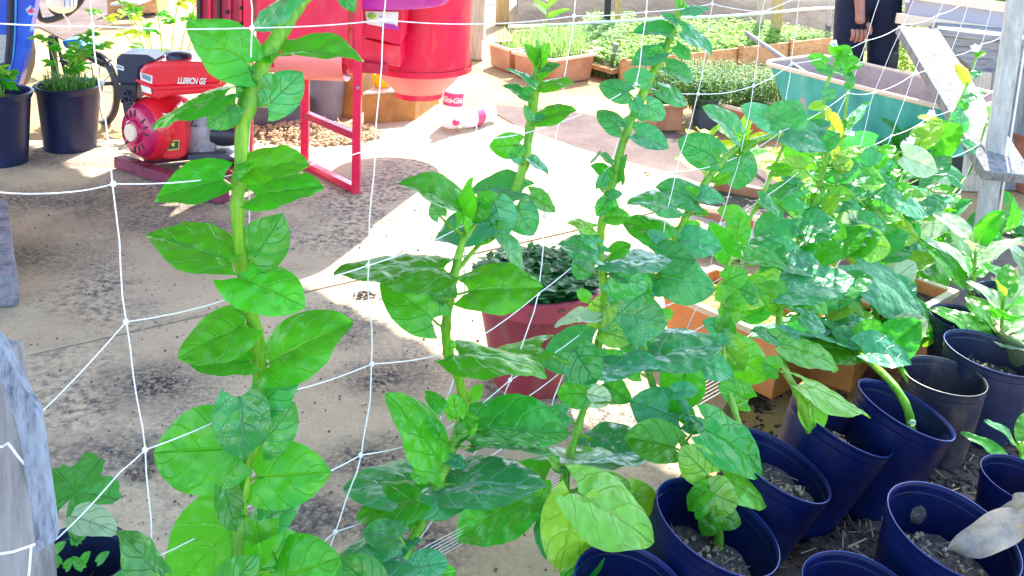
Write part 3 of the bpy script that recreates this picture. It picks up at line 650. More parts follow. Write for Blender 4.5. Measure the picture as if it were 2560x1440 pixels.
GR5 = plain('shoots_lime', (.35, .6, .02), .5, var=.2, bmp=0, trans=(.4, (.6, .9, .05)))
def blades(name, label, samp, n, h, wd, mat, lean=.5, cat='grass', seed=0, kind='stuff', bendy=.5):
    random.seed(seed); m = MB()
    for i in range(n):
        p = samp(); a = random.uniform(0, 6.28); H = random.uniform(*h); ln = random.uniform(.05, lean); d = V((math.cos(a), math.sin(a), 0)); sd_ = V((-d.y, d.x, 0)) * wd * random.uniform(.6, 1.3)
        q1 = p + d * H * ln * .35 + V((0, 0, H * .55)); q2 = p + d * H * (ln + bendy * ln) + V((0, 0, H * (1 - .3 * ln)))
        m.add([p - sd_ * .5, p + sd_ * .5, q1 + sd_ * .4, q1 - sd_ * .4, q2], [(0, 1, 2, 3), (3, 2, 4)])
    return tag(build(name, m, mat, smooth=True, sharp=False), label, cat, kind=kind)
def herbs(name, label, samp, n, h, sz, mat, cat='seedlings', seed=0, kind='stuff', dome=None):
    random.seed(seed); m = MB()
    for i in range(n):
        p = samp(); H = random.uniform(*h); 
        if dome: H *= dome(p)
        c_ = p + V((random.uniform(-.3, .3) * H, random.uniform(-.3, .3) * H, H))
        if i % 3 == 0: m.bar(p, c_, .0016)
        for k in range(3):
            a = random.uniform(0, 6.28); s_ = random.uniform(*sz); d = V((math.cos(a), math.sin(a), random.uniform(-.2, .6))).normalized(); b_ = d.cross(V((0, 0, 1))).normalized() * s_ * .35
            m.add([c_, c_ + d * s_ * .5 + b_, c_ + d * s_, c_ + d * s_ * .5 - b_], [(0, 1, 2, 3)])
    return tag(build(name, m, mat), label, cat, kind=kind)
gt = 'terracotta seed troughs along the sandy path'
t1, s1 = trough('leftmost terracotta trough by the broad post, grassy seedlings in it', G(1222, 108, .13), G(1275, 126, .13), .75, .17, TERR, group=gt)
blades('grass', 'tufts of pale leek-like seedlings in the leftmost trough', s1, 420, (.06, .2), .008, GR1, seed=1)
t2, s2 = trough('second terracotta trough, half hidden behind the front one', G(1284, 132, .13), G(1350, 148, .13), .6, .17, TERR, group=gt)
blades('grass', 'tufts of thin seedlings in the second trough', s2, 330, (.06, .18), .008, GR1, seed=2)
t3, s3 = trough('front terracotta trough with a slot in its side, by the shadowed stake', G(1382, 156, .13), G(1488, 140, .13), .34, .18, TERR, group=gt)
blades('grass', 'arching chive-like blades in the front trough', s3, 300, (.08, .22), .008, GR1, lean=.9, seed=3)
sl_ = W(1450, 166, G(1450, 180).y - .05)
build('slot', MB().bar(G(1440, 166, .07) + V((0, -.0, 0)), G(1458, 164, .07), .03, .012), plain('slot_red', (.3, .06, .03), .7), t3)
blades('weeds', 'wispy pale weeds between the front trough and the board bed', lambda: V((G(random.uniform(1480, 1545), random.uniform(150, 185))[0], G(random.uniform(1480, 1545), random.uniform(150, 185))[1], -.03)), 200, (.05, .2), .008, GR1, lean=1, cat='weeds', seed=5)
tl = thing('young_plant', 'taller broad-leaved seedling above the leftmost troughs', 'plant', G(1365, 110, .1)); bq = G(1365, 110, .1)
build('stem', MB().tube([bq, bq + V((0, 0, .2)), bq + V((.01, 0, .34))], [.006, .005, .003], 6), STEMP, tl, True)
for i, (a, L, z) in enumerate(((.3, .16, .2), (2.6, .12, .22), (.6, .14, .28), (1.5, .1, .32), (3.6, .12, .26))):
    m = MB(); b_ = bq + V((0, 0, z)); leaf_geom(m, b_, b_ + V((math.cos(a) * L, -.04, abs(math.sin(a)) * L + .03)), L * .32, V((0, -.6, .6)), .2, .3, .0, .02, i, 7, 4); build('leaf', m, LF['w'] if i % 2 else LF['y'], tl, True, sharp=False)
# two long board beds
def boardbed(label, a, b, wd, h, n, mat=WOODB):
    a = V((a.x, a.y, 0)); b = V((b.x, b.y, 0)); ux = (b - a).normalized(); uy = V((-ux.y, ux.x, 0)); c = (a + b) / 2 + uy * wd / 2; root = thing('seedling_bed', label, 'garden bed', (c.x, c.y, -.03))
    L = (b - a).length
    for i in range(n):
        p = a + ux * L * i / n; q = a + ux * (L * (i + 1) / n - .006); build('board', MB().bar(p + V((0, 0, h / 2 - .03)), q + V((0, 0, h / 2 - .03)), h, .03, uy), mat, root, bevel=.003)
        p, q = p + uy * wd, q + uy * wd; build('board', MB().bar(p + V((0, 0, h / 2 - .03)), q + V((0, 0, h / 2 - .03)), h, .03, uy), mat, root, bevel=.003)
    for e_ in (a + ux * .017, b - ux * .017): build('end_board', MB().bar(e_ + uy * .02 + V((0, 0, h / 2 - .032)), e_ + uy * (wd - .02) + V((0, 0, h / 2 - .032)), .03, h, V((0, 0, 1)).cross(uy)), mat, root, bevel=.003)
    for i in range(n + 1):
        p = a + ux * (L * i / n) - uy * .03; build('peg', MB().box((p.x, p.y, h / 2 - .02), (.035, .03, h + .03)), mat, root, bevel=.002)
    Q = [a + uy * .02, b + uy * .02, b + uy * (wd - .02), a + uy * (wd - .02)]
    build('soil', MB().add([q + V((0, 0, h * .62 - .03)) for q in Q], [(0, 1, 2, 3)]), M_soil, root)
    return root, (lambda: (lambda u, v: (Q[0].lerp(Q[1], u)).lerp(Q[3].lerp(Q[2], u), v) + V((0, 0, h * .62 - .03)))(random.random(), random.random()))
hb = .15
b1_, sb1 = boardbed('long low board bed packed with lime-green seedlings, ending at the person', G(1552, 152, hb - .03), G(2092, 92, hb - .03), 1.25, hb, 4)
herbs('seedlings', 'dense carpet of lime green seedlings in the long board bed', sb1, 9000, (.02, .09), (.012, .035), GR2, seed=7)
b2_, sb2 = boardbed('shorter board bed full of dry pale growth behind the troughs', G(1420, 96, hb - .03), G(1545, 105, hb - .03), 1.3, hb, 1)
herbs('seedlings', 'pale half-dry seedlings in the shorter bed behind the troughs', sb2, 2600, (.02, .1), (.012, .04), GR1, seed=8)
shp = thing('wooden_stake', 'short weathered stake in front of the shorter bed', 'stake', G(1530, 180)); q = G(1530, 180); build('stake', MB().bar(q + V((-.02, 0, -.03)), q + V((.02, 0, .2)), .05, .03), WOODG, shp)
hk = W(1560, 30, 8.0)
rl = thing('hose_line', 'pale hose running along the back of the beds', 'hose', W(1270, 62, 7.9)); build('hose', MB().tube([W(x, y, 7.9) for x, y in smoothpts([(1270, 66), (1400, 62), (1500, 56), (1700, 45), (1850, 38), (2050, 20), (2110, 22)], 4)], .012, 6), WHT, rl, True)
# middle-distance pots and troughs
t4, s4 = trough('brown trough at the left of the mossy herb cluster', G(1640, 262, .12), G(1712, 262, .12), .22, .15, TERR, rim=TERR)
pb = G(1768, 300); bucket('plant_pot', 'dark grey pot among the mossy herbs', (pb.x, pb.y, -.03), .10, .17, plain('slate_plastic', (.10, .12, .15), .5), .8, cat='pot', soil=(.85, .01))
t5, s5 = trough('pinkish brown trough right of the dark grey pot', G(1800, 262, .12), G(1905, 290, .12), .25, .16, TERR)
def circ(cx, cy, z, rx, ry): return lambda: (lambda a, q: V((cx + rx * q * math.cos(a), cy + ry * q * math.sin(a), z)))(random.uniform(0, 6.28), math.sqrt(random.random()))
hc_ = G(1790, 240, .12); herbs('herb_clump', 'mossy mound of fine green herbs spilling over the middle troughs', circ(hc_.x, hc_.y + .05, .08, .42, .3), 5000, (.03, .2), (.007, .02), GR3, cat='herbs', seed=9)
blades('grass', 'upright fine stalks rising from the mossy mound', circ(hc_.x, hc_.y + .05, .10, .4, .28), 500, (.1, .26), .004, GR1, seed=11)
# red pot with mint
rp = G(1312, 945); rr_ = 158 / pxm(G(1345, 715, .29))
bucket('plant_pot', 'large maroon pot full of dark mint-like herb', (rp.x + .025, rp.y, 0), rr_, .30, plain('maroon_plastic', (.34, .04, .06), .5, sc=5, var=.2, dust=((.32, .2, .16), .5)), .66, .012, 'pot', soil=(.86, .012), lip=.055, rimmat=plain('maroon_rim', (.50, .07, .11), .4, sc=5, var=.1), seg=48)
herbs('mint', 'bushy dark green mint filling the maroon pot', circ(rp.x + .025, rp.y, .26, rr_ * .93, rr_ * .93), 1900, (.0, .06), (.018, .042), GR4, cat='herb', seed=12)
# black buckets at the left with straggly plants
def thin_plant(label, base, n, h, L, mat, seed, name='straggly_plant', spread=.3):
    random.seed(seed); root = thing(name, label, 'plant', base); base = V(base)
    for i in range(n):
        a = random.uniform(0, 6.28); top = base + V((math.cos(a) * spread * random.uniform(.2, 1), math.sin(a) * spread * .5, h * random.uniform(.5, 1)))
        mid = (base + top) / 2 + V((0, 0, h * .15)); pts = smoothpts([tuple(base), tuple(mid), tuple(top)], 4); build('stem', MB().tube(pts, .003, 5), STEMP, root, True)
        for k in range(4):
            p = V(pts[min(len(pts) - 1, 3 + k * 2)]); m = MB()
            for s_ in range(5):
                aa = a + k * 2 + (s_ - 2) * .55; d = V((math.cos(aa), math.sin(aa) * .6, random.uniform(-.3, .5))).normalized()
                leaf_geom(m, p, p + d * L * (1 - .15 * abs(s_ - 2)), L * .42, V((0, -.5, 1)), .2, .3, 0, .05, k, 5, 4)
            build('leaf', m, LF[random.choice(mat)], root, True, sharp=False)
    return root
BB = plain('bucket_black', (.006, .012, .05), .35, sc=5, var=.3, bmp=.05)
p_ = G(176, 368); bucket('plant_bucket', 'black plastic bucket with weeds, in front of the cart wheel', (p_.x, p_.y, 0), 80 / pxm(G(170, 240, .3)), .31, BB, .80, .012, soil=(.88, .01))
blades('grass', 'grey-green grass and weeds in the bucket by the cart wheel', circ(p_.x, p_.y, .27, .12, .12), 500, (.03, .13), .007, GR3, lean=1.2, cat='weeds', seed=14)
thin_plant('straggly tomato-like plant leaning left out of the black bucket', (p_.x - .03, p_.y, .27), 6, .32, .07, 'myg', 21, spread=.22)
p2 = G(12, 405); bucket('plant_bucket', 'black plastic bucket cut off by the left edge', (p2.x, p2.y, 0), 68 / pxm(G(12, 260, .3)), .33, BB, .82, .012, soil=(.88, .01))
thin_plant('straggly plant in the bucket at the left edge', (p2.x, p2.y, .28), 3, .25, .07, 'my', 22, spread=.12)
vp = G(360, 330); thin_plant('lobed-leaf vine against the bright sand behind the engine', (vp.x, vp.y + .35, 0), 8, .75, .085, 'lym', 23, 'lobed_vine', .38)
# cart wheel and barrow leaning behind the bucket
wl = thing('cart_wheel', 'spoked wheel of a handcart standing behind the black bucket', 'wheel', W(240, 310, 5.35)); wc = W(240, 222, 5.35)
WM = Matrix.Rotation(R(90), 3, 'X') @ Matrix.Rotation(R(0), 3, 'Y'); WR = .19
WMt = Matrix.Rotation(R(-35), 3, 'Z') @ Matrix.Rotation(R(90), 3, 'X')
m = MB(); m.lathe([(WR, -.015), (WR + .018, -.008), (WR + .018, .008), (WR, .015), (WR - .01, .0), (WR, -.015)], wc, WMt, 40); build('tyre', m, BLKM, wl, True)
m = MB(); m.lathe([(WR - .01, -.012), (WR - .008, .012), (WR - .02, .012), (WR - .02, -.012), (WR - .01, -.012)], wc, WMt, 40); build('rim', m, GRYM, wl, True)
for k in range(10): d = WMt @ V((math.cos(k * .628), math.sin(k * .628), 0)); build('spoke', MB().bar(wc + d * .02, wc + d * (WR - .015), .005), GRYM, wl)
build('hub', MB().lathe([(.0001, -.03), (.022, -.03), (.022, .03), (.0001, .03)], wc, WMt, 14), BLKM, wl, True)
hb_ = thing('handcart', 'dark frame and handle of a handcart behind the black bucket', 'cart', W(160, 260, 5.3))
for a_, b_, w_ in (((128, 90), (140, 200), .03), ((140, 92), (168, 205), .012), ((165, 165), (280, 150), .01), ((150, 150), (200, 175), .02), ((205, 135), (270, 168), .02), ((285, 208), (150, 214), .02)): build('frame_bar', MB().bar(W(*a_, 5.25), W(*b_, 5.3), w_), BLKM if w_ > .011 else GRYM, hb_)
jc = thing('blue_jerrycan', 'small blue plastic jug lying on the handcart', 'jug', W(185, 130, 5.32)); build('body', MB().prism([W(x, y, 5.3) for x, y in ((152, 102), (195, 98), (205, 115), (230, 120), (232, 130), (200, 134), (160, 120))], (0, .12, 0)), plain('jug_blue', (.01, .18, .6), .35, c2=(.1, .5, .8)), jc, bevel=.012)
build('spout', MB().tube([W(196, 132, 5.29), W(206, 140, 5.28), W(212, 150, 5.27)], [.022, .014, .018], 10), plain('tan_cork', (.5, .3, .1), .6), jc, True)
# blue vehicle panel cut by the left edge
BLU = plain('vehicle_blue', (.005, .07, .62), .22, sc=3, var=.2, coat=.7, bmp=.02, c2=(.01, .22, .8))
tk = thing('blue_tractor', 'blue vehicle whose curved door panel and grey window show at the left edge', 'vehicle', W(20, 230, 5.1))
def T(px, py, dy=0): return W(px, py, 5.1 + dy)
build('door_panel', MB().prism([T(x, y) for x, y in smoothpts([(-200, -120), (90, -120), (88, 0), (75, 70), (62, 150), (45, 215), (30, 228), (-200, 228)], 3)], (0, .06, 0)), BLU, tk, bevel=.008)
build('window_seal', MB().tube([T(x, y, -.012) for x, y in smoothpts([(28, -90), (26, 60), (22, 130), (10, 165), (-60, 172), (-150, 172)], 5)], .018, 8), BLK, tk, True)
build('window', MB().prism([T(x, y, -.008) for x, y in ((-150, 75), (20, 88), (18, 140), (5, 165), (-150, 168))], (0, .004, 0)), plain('dusty_glass', (.42, .42, .44), .25, var=.15), tk)
build('trim_line', MB().tube([T(x, y, -.006) for x, y in smoothpts([(40, -40), (38, 60), (30, 150), (10, 182), (-60, 190)], 5)], .006, 6), plain('light_blue', (.05, .4, .9), .3), tk, True)
M_em = plain('emblem_magenta', (.75, .01, .15), .4, var=.1)
build('emblem', MB().prism([T(x, y, -.004) for x, y in ((68, 27), (76, 22), (78, 16), (81, 24), (84, 31), (77, 33), (74, 30), (70, 33))], (0, .003, 0)), M_em, tk)
build('emblem_plate', MB().prism([T(x, y, -.001) for x, y in ((64, 24), (76, 12), (86, 24), (84, 38), (72, 38))], (0, .002, 0)), plain('plate_lightblue', (.4, .6, .85), .4, var=.1), tk)
build('wheel', MB().lathe([(.0001, -.08), (.28, -.08), (.33, -.04), (.33, .04), (.28, .08), (.0001, .08)], (T(-120, 300).x, 5.3, .33), Matrix.Rotation(R(90), 3, 'X'), 28), BLKM, tk, True)
# dark seat and white sack on a frame at the top left
st_ = thing('metal_chair', 'dark tubular chair frame holding a white bag at the top left', 'chair', W(160, 60, 6.6))
for pts in ([(85, -10), (105, 48), (160, 38), (200, 5), (205, -20)], [(120, -20), (132, 25), (155, 32)]): build('tube', MB().tube([W(x, y, 6.6) for x, y in smoothpts(pts, 4)], .022, 8), BLKM, st_, True)
sk = thing('white_bag', 'white and blue striped bag on the dark chair', 'bag', W(165, 30, 6.55)); m = MB(); m.ball(W(158, 2, 6.6), (.11, .09, .085), 14, 9); build('bag', m, WHT, sk, True)
for px in (162, 175, 184): build('stripe', MB().tube([W(px, y, 6.505 + abs(y - 5) * .0009) for y in (-14, -4, 6, 18)], .004, 5), plain('bag_blue', (.15, .3, .7), .5), sk, True)
build('strap', MB().tube([W(x, y, 6.5) for x, y in smoothpts([(156, 26), (160, 38), (172, 55), (173, 75)], 4)], .006, 6), WHT, sk, True)
wb = thing('wooden_crate', 'grey-topped wooden crate at the top beside the bright sand', 'crate', W(320, 12, 7.6))
build('side', MB().prism([G(268, 35), G(392, 32), G(392, 32) + V((0, .3, 0)), G(268, 35) + V((0, .3, 0))], (0, 0, .14)), WOODB, wb, bevel=.004)
build('lid', MB().prism([G(276, 18, .13) + V((0, 0, .01)), G(345, 16, .13) + V((0, 0, .01)), G(345, 16, .13) + V((0, .3, .01)), G(276, 18, .13) + V((0, .3, .01))], (0, 0, .02)), plain('lid_grey', (.45, .47, .52), .5), wb)
sheet('shade_toned_path', [G(100, 60), G(160, 90), G(300, 40), G(390, 35), G(380, -60), G(-100, -60), G(-100, 60)], -.028, M_path)
# ------------------------------------------------------------ person standing behind the tub
SK = plain('skin', (.36, .16, .11), .5, sc=30, var=.12, c2=(.44, .21, .16))
DEN = plain('navy_trousers', (.004, .009, .04), .85, sc=30, var=.4, bmp=.3)
SHR = plain('dark_shirt', (.02, .03, .07), .85, sc=20, var=.3)
def skin(name, verts, edges, rad, roots, mat, parent, sub=2):
    me = bpy.data.meshes.new(name); o0 = V(parent.location); me.from_pydata([V(v) - o0 for v in verts], edges, []); me.materials.append(mat)
    o = bpy.data.objects.new(name, me); col.objects.link(o); o.parent = parent; mo = o.modifiers.new('skin', 'SKIN'); mo.use_smooth_shade = True
    sv = me.skin_vertices[0].data if me.skin_vertices else None
    if sv is None:
        bpy.context.view_layer.objects.active = o; bpy.ops.mesh.customdata_skin_add(); sv = me.skin_vertices[0].data
    for i, r_ in enumerate(rad): sv[i].radius = r_ if isinstance(r_, tuple) else (r_, r_); sv[i].use_root = i in roots
    s_ = o.modifiers.new('subdivision', 'SUBSURF'); s_.levels = sub; s_.render_levels = sub; return o
pp = W(2166, 60, 5.25); PX, PY = pp.x, 5.25
per = thing('person', 'person in dark navy trousers standing behind the teal tub with one hand hanging', 'person', (PX, PY, -.03))
hand = W(2150, 45, PY - .16)
vx = lambda x, y, z: V((PX + x, PY + y, z))
hx, hz = hand.x - PX, hand.z
Vt = [vx(0, 0, .93), vx(0, 0, 1.08), vx(0, 0, 1.3), vx(0, 0, 1.42), vx(0, 0, 1.5), vx(0, -.01, 1.58), vx(0, -.01, 1.68),      # pelvis..head 0-6
      vx(.09, 0, .86), vx(.10, -.01, .48), vx(.105, .02, .09), vx(.115, -.13, .02), vx(-.09, 0, .86), vx(-.09, -.01, .48), vx(-.095, .02, .09), vx(-.105, -.13, .02),   # legs 7-14
      vx(.17, 0, 1.38), vx(.24, .02, 1.12), vx(.23, -.05, .90), vx(.22, -.08, .80),                # arm away
      vx(-.17, 0, 1.38), vx(-.20, -.03, 1.14), vx(hx * .6 - .05, -.11, hz + .24), vx(hx, -.155, hz + .03), vx(hx + .003, -.16, hz - .035)]   # near arm: shoulder, elbow, forearm, wrist, palm
Ed = [(0, 1), (1, 2), (2, 3), (3, 4), (4, 5), (5, 6), (0, 7), (7, 8), (8, 9), (9, 10), (0, 11), (11, 12), (12, 13), (13, 14), (3, 15), (15, 16), (16, 17), (17, 18), (3, 19), (19, 20), (20, 21), (21, 22), (22, 23)]
Rd = [(.13, .09), (.12, .085), (.14, .095), (.10, .075), .052, (.07, .085), (.066, .08), .075, .05, .036, .03, .075, .05, .036, .03, .055, .042, .034, .036, .055, .042, .036, (.029, .024), (.042, .024)]
roots = [0]
for k, (dx, L) in enumerate(((-.033, .055), (-.012, .062), (.010, .060), (.030, .05))):   # four fingers, curled
    a0 = V((PX + hx + dx, PY - .163, hz - .055)); i0 = len(Vt)
    Vt += [a0, a0 + V((.001, -.012, -L * .55)), a0 + V((.002, .004, -L * .98)), a0 + V((.002, .022, -L * 1.15))]; Rd += [.012, .0105, .0095, .007]; Ed += [(i0, i0 + 1), (i0 + 1, i0 + 2), (i0 + 2, i0 + 3)]; roots.append(i0)
i0 = len(Vt); a0 = V((PX + hx + .034, PY - .165, hz - .02)); Vt += [a0, a0 + V((.018, -.014, -.03)), a0 + V((.016, -.018, -.062))]; Rd += [.014, .011, .008]; Ed += [(i0, i0 + 1), (i0 + 1, i0 + 2)]; roots.append(i0)
skin('body', Vt, Ed, Rd, roots, SK, per)
skin('trousers', [vx(0, 0, .97), vx(0, 0, .86), vx(.085, 0, .80), vx(.095, -.01, .48), vx(.105, .02, .07), vx(-.085, 0, .80), vx(-.085, -.01, .48), vx(-.09, .02, .07)], [(0, 1), (1, 2), (2, 3), (3, 4), (1, 5), (5, 6), (6, 7)], [(.15, .11), (.155, .115), (.105, .1), .082, .075, (.105, .1), .082, .075], [0], DEN, per)
skin('shirt', [vx(0, 0, .92), vx(0, 0, 1.15), vx(0, 0, 1.33), vx(0, 0, 1.42), vx(.17, 0, 1.38), vx(.215, .01, 1.2), vx(-.17, 0, 1.38), vx(-.195, -.02, 1.2)], [(0, 1), (1, 2), (2, 3), (2, 4), (4, 5), (2, 6), (6, 7)], [(.16, .115), (.15, .11), (.16, .11), (.075, .07), .07, .06, .07, .06], [0], SHR, per)
for s_ in (-1, 1): build('shoe', MB().ball(vx(.105 * s_, -.05, .02), (.05, .13, .05), 14, 8), BLKM, per, True)
build('hair', MB().ball(vx(0, .015, 1.67), (.085, .1, .1), 16, 10), BLKM, per, True)
m = MB(); m.ball(vx(0, -.098, 1.61), (.012, .02, .022), 8, 6); build('nose', m, SK, per, True)
for s_ in (-1, 1):
    build('eye', MB().ball(vx(.03 * s_, -.085, 1.635), .011, 10, 6), WHT, per, True); build('ear', MB().ball(vx(.08 * s_, 0, 1.62), (.012, .022, .032), 8, 6), SK, per, True)
build('mouth', MB().ball(vx(0, -.088, 1.575), (.024, .01, .007), 10, 6), REDD, per, True)
# ------------------------------------------------------------ teal tub
TEAL = newmat('teal_enamel'); m_, nt_, b_n = TEAL; v_ = coords(nt_)
n_1 = noise(nt_, coords(nt_, scale=(1, 1, .35)), 9, 5, .6); n_2 = noise(nt_, v_, 3.2, 2)
nt_.links.new(ramp(nt_, n_1, [(.35, (.015, .28, .27)), (.55, (.05, .42, .37)), (.66, (.09, .48, .42)), (.70, (.45, .38, .33))]), b_n.inputs['Base Color']); b_n.inputs['Roughness'].default_value = .4
TEAL = m_
INS = plain('tub_inside', (.42, .34, .32), .6, sc=9, var=.25, c2=(.5, .36, .30))
zr = .50; zbt = .26; A_, B_ = G(1902, 156, zr), G(2350, 268, zr); ux = (B_ - A_).normalized(); uy = V((-ux.y, ux.x, 0)); tw_ = .46; Lt = (B_ - A_).length + .06
tb = thing('teal_tub', 'old teal-painted tub with a worn pale rim in front of the person', 'tub', A_ * 1 + V((.3, 0, -zr)))
cc_ = A_ + ux * Lt / 2 + uy * tw_ / 2
def rg(L2, W2, z, rad=.10, n=6):
    out = []
    for sx, sy, a0 in ((1, 1, 0), (-1, 1, 90), (-1, -1, 180), (1, -1, 270)):
        for k in range(n + 1):
            a = R(a0 + 90 * k / n); out.append(cc_ + ux * (sx * (L2 - rad) + rad * math.cos(a)) + uy * (sy * (W2 - rad) + rad * math.sin(a)) + V((0, 0, z - zr)))
    return out
rings = [rg(Lt / 2 - .08, tw_ / 2 - .06, zbt), rg(Lt / 2 - .04, tw_ / 2 - .03, .38), rg(Lt / 2, tw_ / 2, zr - .004)]
inn = [rg(Lt / 2 - .01, tw_ / 2 - .01, zr - .004), rg(Lt / 2 - .05, tw_ / 2 - .04, .38), rg(Lt / 2 - .09, tw_ / 2 - .07, zbt + .015)]
def loft(rs, cap=None):
    n = len(rs[0]); vs = [p for r_ in rs for p in r_]; fs = [(i * n + k, i * n + (k + 1) % n, (i + 1) * n + (k + 1) % n, (i + 1) * n + k) for i in range(len(rs) - 1) for k in range(n)]
    if cap == 0: fs.append(tuple(range(n))[::-1])
    if cap == 1: fs.append(tuple((len(rs) - 1) * n + k for k in range(n)))
    return MB().add(vs, fs)
build('outer_wall', loft(rings, 0), TEAL, tb, True); build('inner_wall', loft(inn, 1), INS, tb, True)
rp_ = rg(Lt / 2 + .004, tw_ / 2 + .004, zr); build('rim', MB().tube(rp_ + rp_[:1], .011, 7, False), RIMW, tb, True)
for s_ in (-1, 1):
    for s2 in (-1, 1): q = cc_ + ux * s_ * (Lt / 2 - .2) + uy * s2 * .14; build('foot', MB().bar(q + V((0, 0, -zr - .02)), q + V((0, 0, -zr + zbt + .02)), .04), BLKM, tb)
pk = thing('wooden_stick', 'thin grey stick leaning into the teal tub from the seedling bed', 'stick', W(1868, 84, 5.5)); build('stick', MB().tube([W(1866, 82, 5.6), G(2030, 195, .46)], .014, 7), WOODG, pk, True)
# ------------------------------------------------------------ weathered bench and raised box at the right
bn = thing('plank_bench', 'weathered grey plank bench with a thick cross beam and leaning board', 'bench', G(2430, 330))
Q_ = [W(2240, 62, 4.35), W(2330, 48, 4.35), W(2420, 190, 3.9), W(2500, 330, 3.55), W(2580, 520, 3.35), W(2500, 560, 3.35), W(2405, 340, 3.55), W(2330, 215, 3.85)]
build('leaning_board', MB().bar(W(2292, 78, 4.35), W(2520, 445, 3.5), .185, .04, V((.1, -1, .35))), WOODG, bn, bevel=.004)
build('beam', MB().prism([W(2345, 75, 4.72), W(2700, 120, 4.72), W(2700, 200, 4.72), W(2440, 182, 4.72), W(2370, 120, 4.72)], (0, .12, 0)), WOODX, bn, bevel=.006)
build('bench_top', MB().prism([W(2345, 72, 4.7), W(2700, 115, 4.7), W(2700, 60, 5.3), W(2330, 30, 5.3)], (0, 0, -.03)), WOODX, bn, bevel=.004)
for x0_, x1_, Yp, mt in ((2425, 2480, 4.62, WOODP), (2482, 2580, 4.66, WOODG)): 
    a_ = W(x0_, 180, Yp); c2_ = W(x1_, 190, Yp); build('support_board', MB().prism([V((a_.x, Yp, -.03)), V((c2_.x, Yp, -.03)), V((c2_.x, Yp, a_.z)), V((a_.x, Yp, a_.z))], (0, .03, 0)), mt, bn, bevel=.003)
for px, py in ((2226, 195), (2425, 215)): q = W(px, py, 5.0); build('iron_leg', MB().bar(V((q.x - .02, 5.0, -.03)), q + V((.01, 0, .13)), .04, .03), BLKM, bn)
rb_ = thing('raised_planter', 'pale lilac-grey raised planting box on the bench with herbs on top', 'planter', W(2400, 60, 5.2))
PG_ = plain('lilac_panel', (.40, .37, .43), .5, sc=3, var=.08)
p4 = [W(2262, 60, 4.95), W(2700, 118, 4.95), W(2700, 48, 4.95), W(2290, -12, 4.95)]
build('panel', MB().prism(p4, (0, .04, 0)), PG_, rb_, bevel=.002)
build('side_panel', MB().bar(W(2268, 40, 5.0), W(2268, 40, 5.0) + V((.25, .6, 0)), .14, .03, V((-.6, .25, 0))), PG_, rb_)
build('top_edge', MB().bar(W(2285, -14, 4.93), W(2700, 46, 4.93), .018, .05), RIMW, rb_, bevel=.002)
build('lower_edge', MB().bar(W(2240, 45, 4.93), W(2700, 108, 4.93), .016, .05), RIMW, rb_, bevel=.002)
tq0, tq1 = W(2300, -12, 5.05), W(2700, 46, 5.05)
build('soil', MB().prism([tq0 + V((0, 0, -.02)), tq1 + V((0, 0, -.02)), tq1 + V((.2, .55, 0)), tq0 + V((.2, .55, 0))], (0, 0, -.03)), M_soil, rb_)
herbs('seedlings', 'small pale herbs growing on top of the raised box', lambda: tq0.lerp(tq1, random.random()) + V((0, random.uniform(0, .5), 0)), 900, (.02, .12), (.02, .05), GR2, seed=16)
tk_ = G(2232, 30); herbs('seedlings', 'bright lime weeds standing between the person and the raised box', circ(W(2238, 60, 6.2).x, 6.2, -.03, .10, .3), 500, (.1, .7), (.03, .06), GR2, cat='weeds', seed=17)
# net posts
pw = .055; tb_ = G(2436, 652); tt_ = W(2556, -120, tb_.y - .25); np_ = thing('net_post', 'smooth grey wooden post holding the far end of the net', 'post', tb_)
build('post', MB().bar(tb_ + V((.03, .03, -.03)), tt_ + V((.02, .03, 0)), .062, .05), wood('post_grey', (.50, .50, .52), (.36, .37, .4), (14, 14, 1), sc=4), np_, bevel=.004)
build('wire', MB().tube([tb_ + V((.064, -.005, 0)), tt_ + V((.055, -.005, 0))], .004, 6), WHT, np_, True)
lp = thing('near_post', 'rough grey wooden post at the bottom left corner holding the net', 'post', P(10, 1500))
build('post', MB().prism([D(-90, 880, 1.26), D(-8, 900, 1.26), D(22, 1110, 1.27), D(78, 1440, 1.29), D(92, 1700, 1.3), D(-70, 1700, 1.3)], (0.01, .05, 0)), WOODG, lp, bevel=.003)
sb = thing('weathered_batten', 'blue-grey batten with flaking paint nailed against the near post', 'batten', P(100, 1400))
build('batten', MB().prism([D(-30, 820, 1.20), D(10, 880, 1.20), D(62, 985, 1.205), D(94, 1040, 1.205), D(112, 1160, 1.21), D(139, 1355, 1.22), D(90, 1384, 1.22), D(66, 1200, 1.21), D(40, 1060, 1.205), D(0, 960, 1.2), D(-30, 920, 1.2)], (-.004, .022, 0)), wood('flaking_paint', (.23, .27, .34), (.02, .025, .06), (9, 9, 2.2), sc=7), sb, bevel=.002)
# concrete block at the left edge
cb = thing('concrete_block', 'grey block with a black-stained side at the left edge of the slab', 'block', G(20, 770))
build('block', MB().prism([G(-140, 775), G(48, 770), G(20, 560), G(-140, 560)], (0, 0, .10)), groundmat('stained_block', [(.3, (.05, .05, .07)), (.5, (.24, .23, .27)), (.7, (.36, .35, .38))], 9, 70), cb, bevel=.012)
# squash seedling in a black bag pot at bottom left
sqp = G(205, 1500, .0)
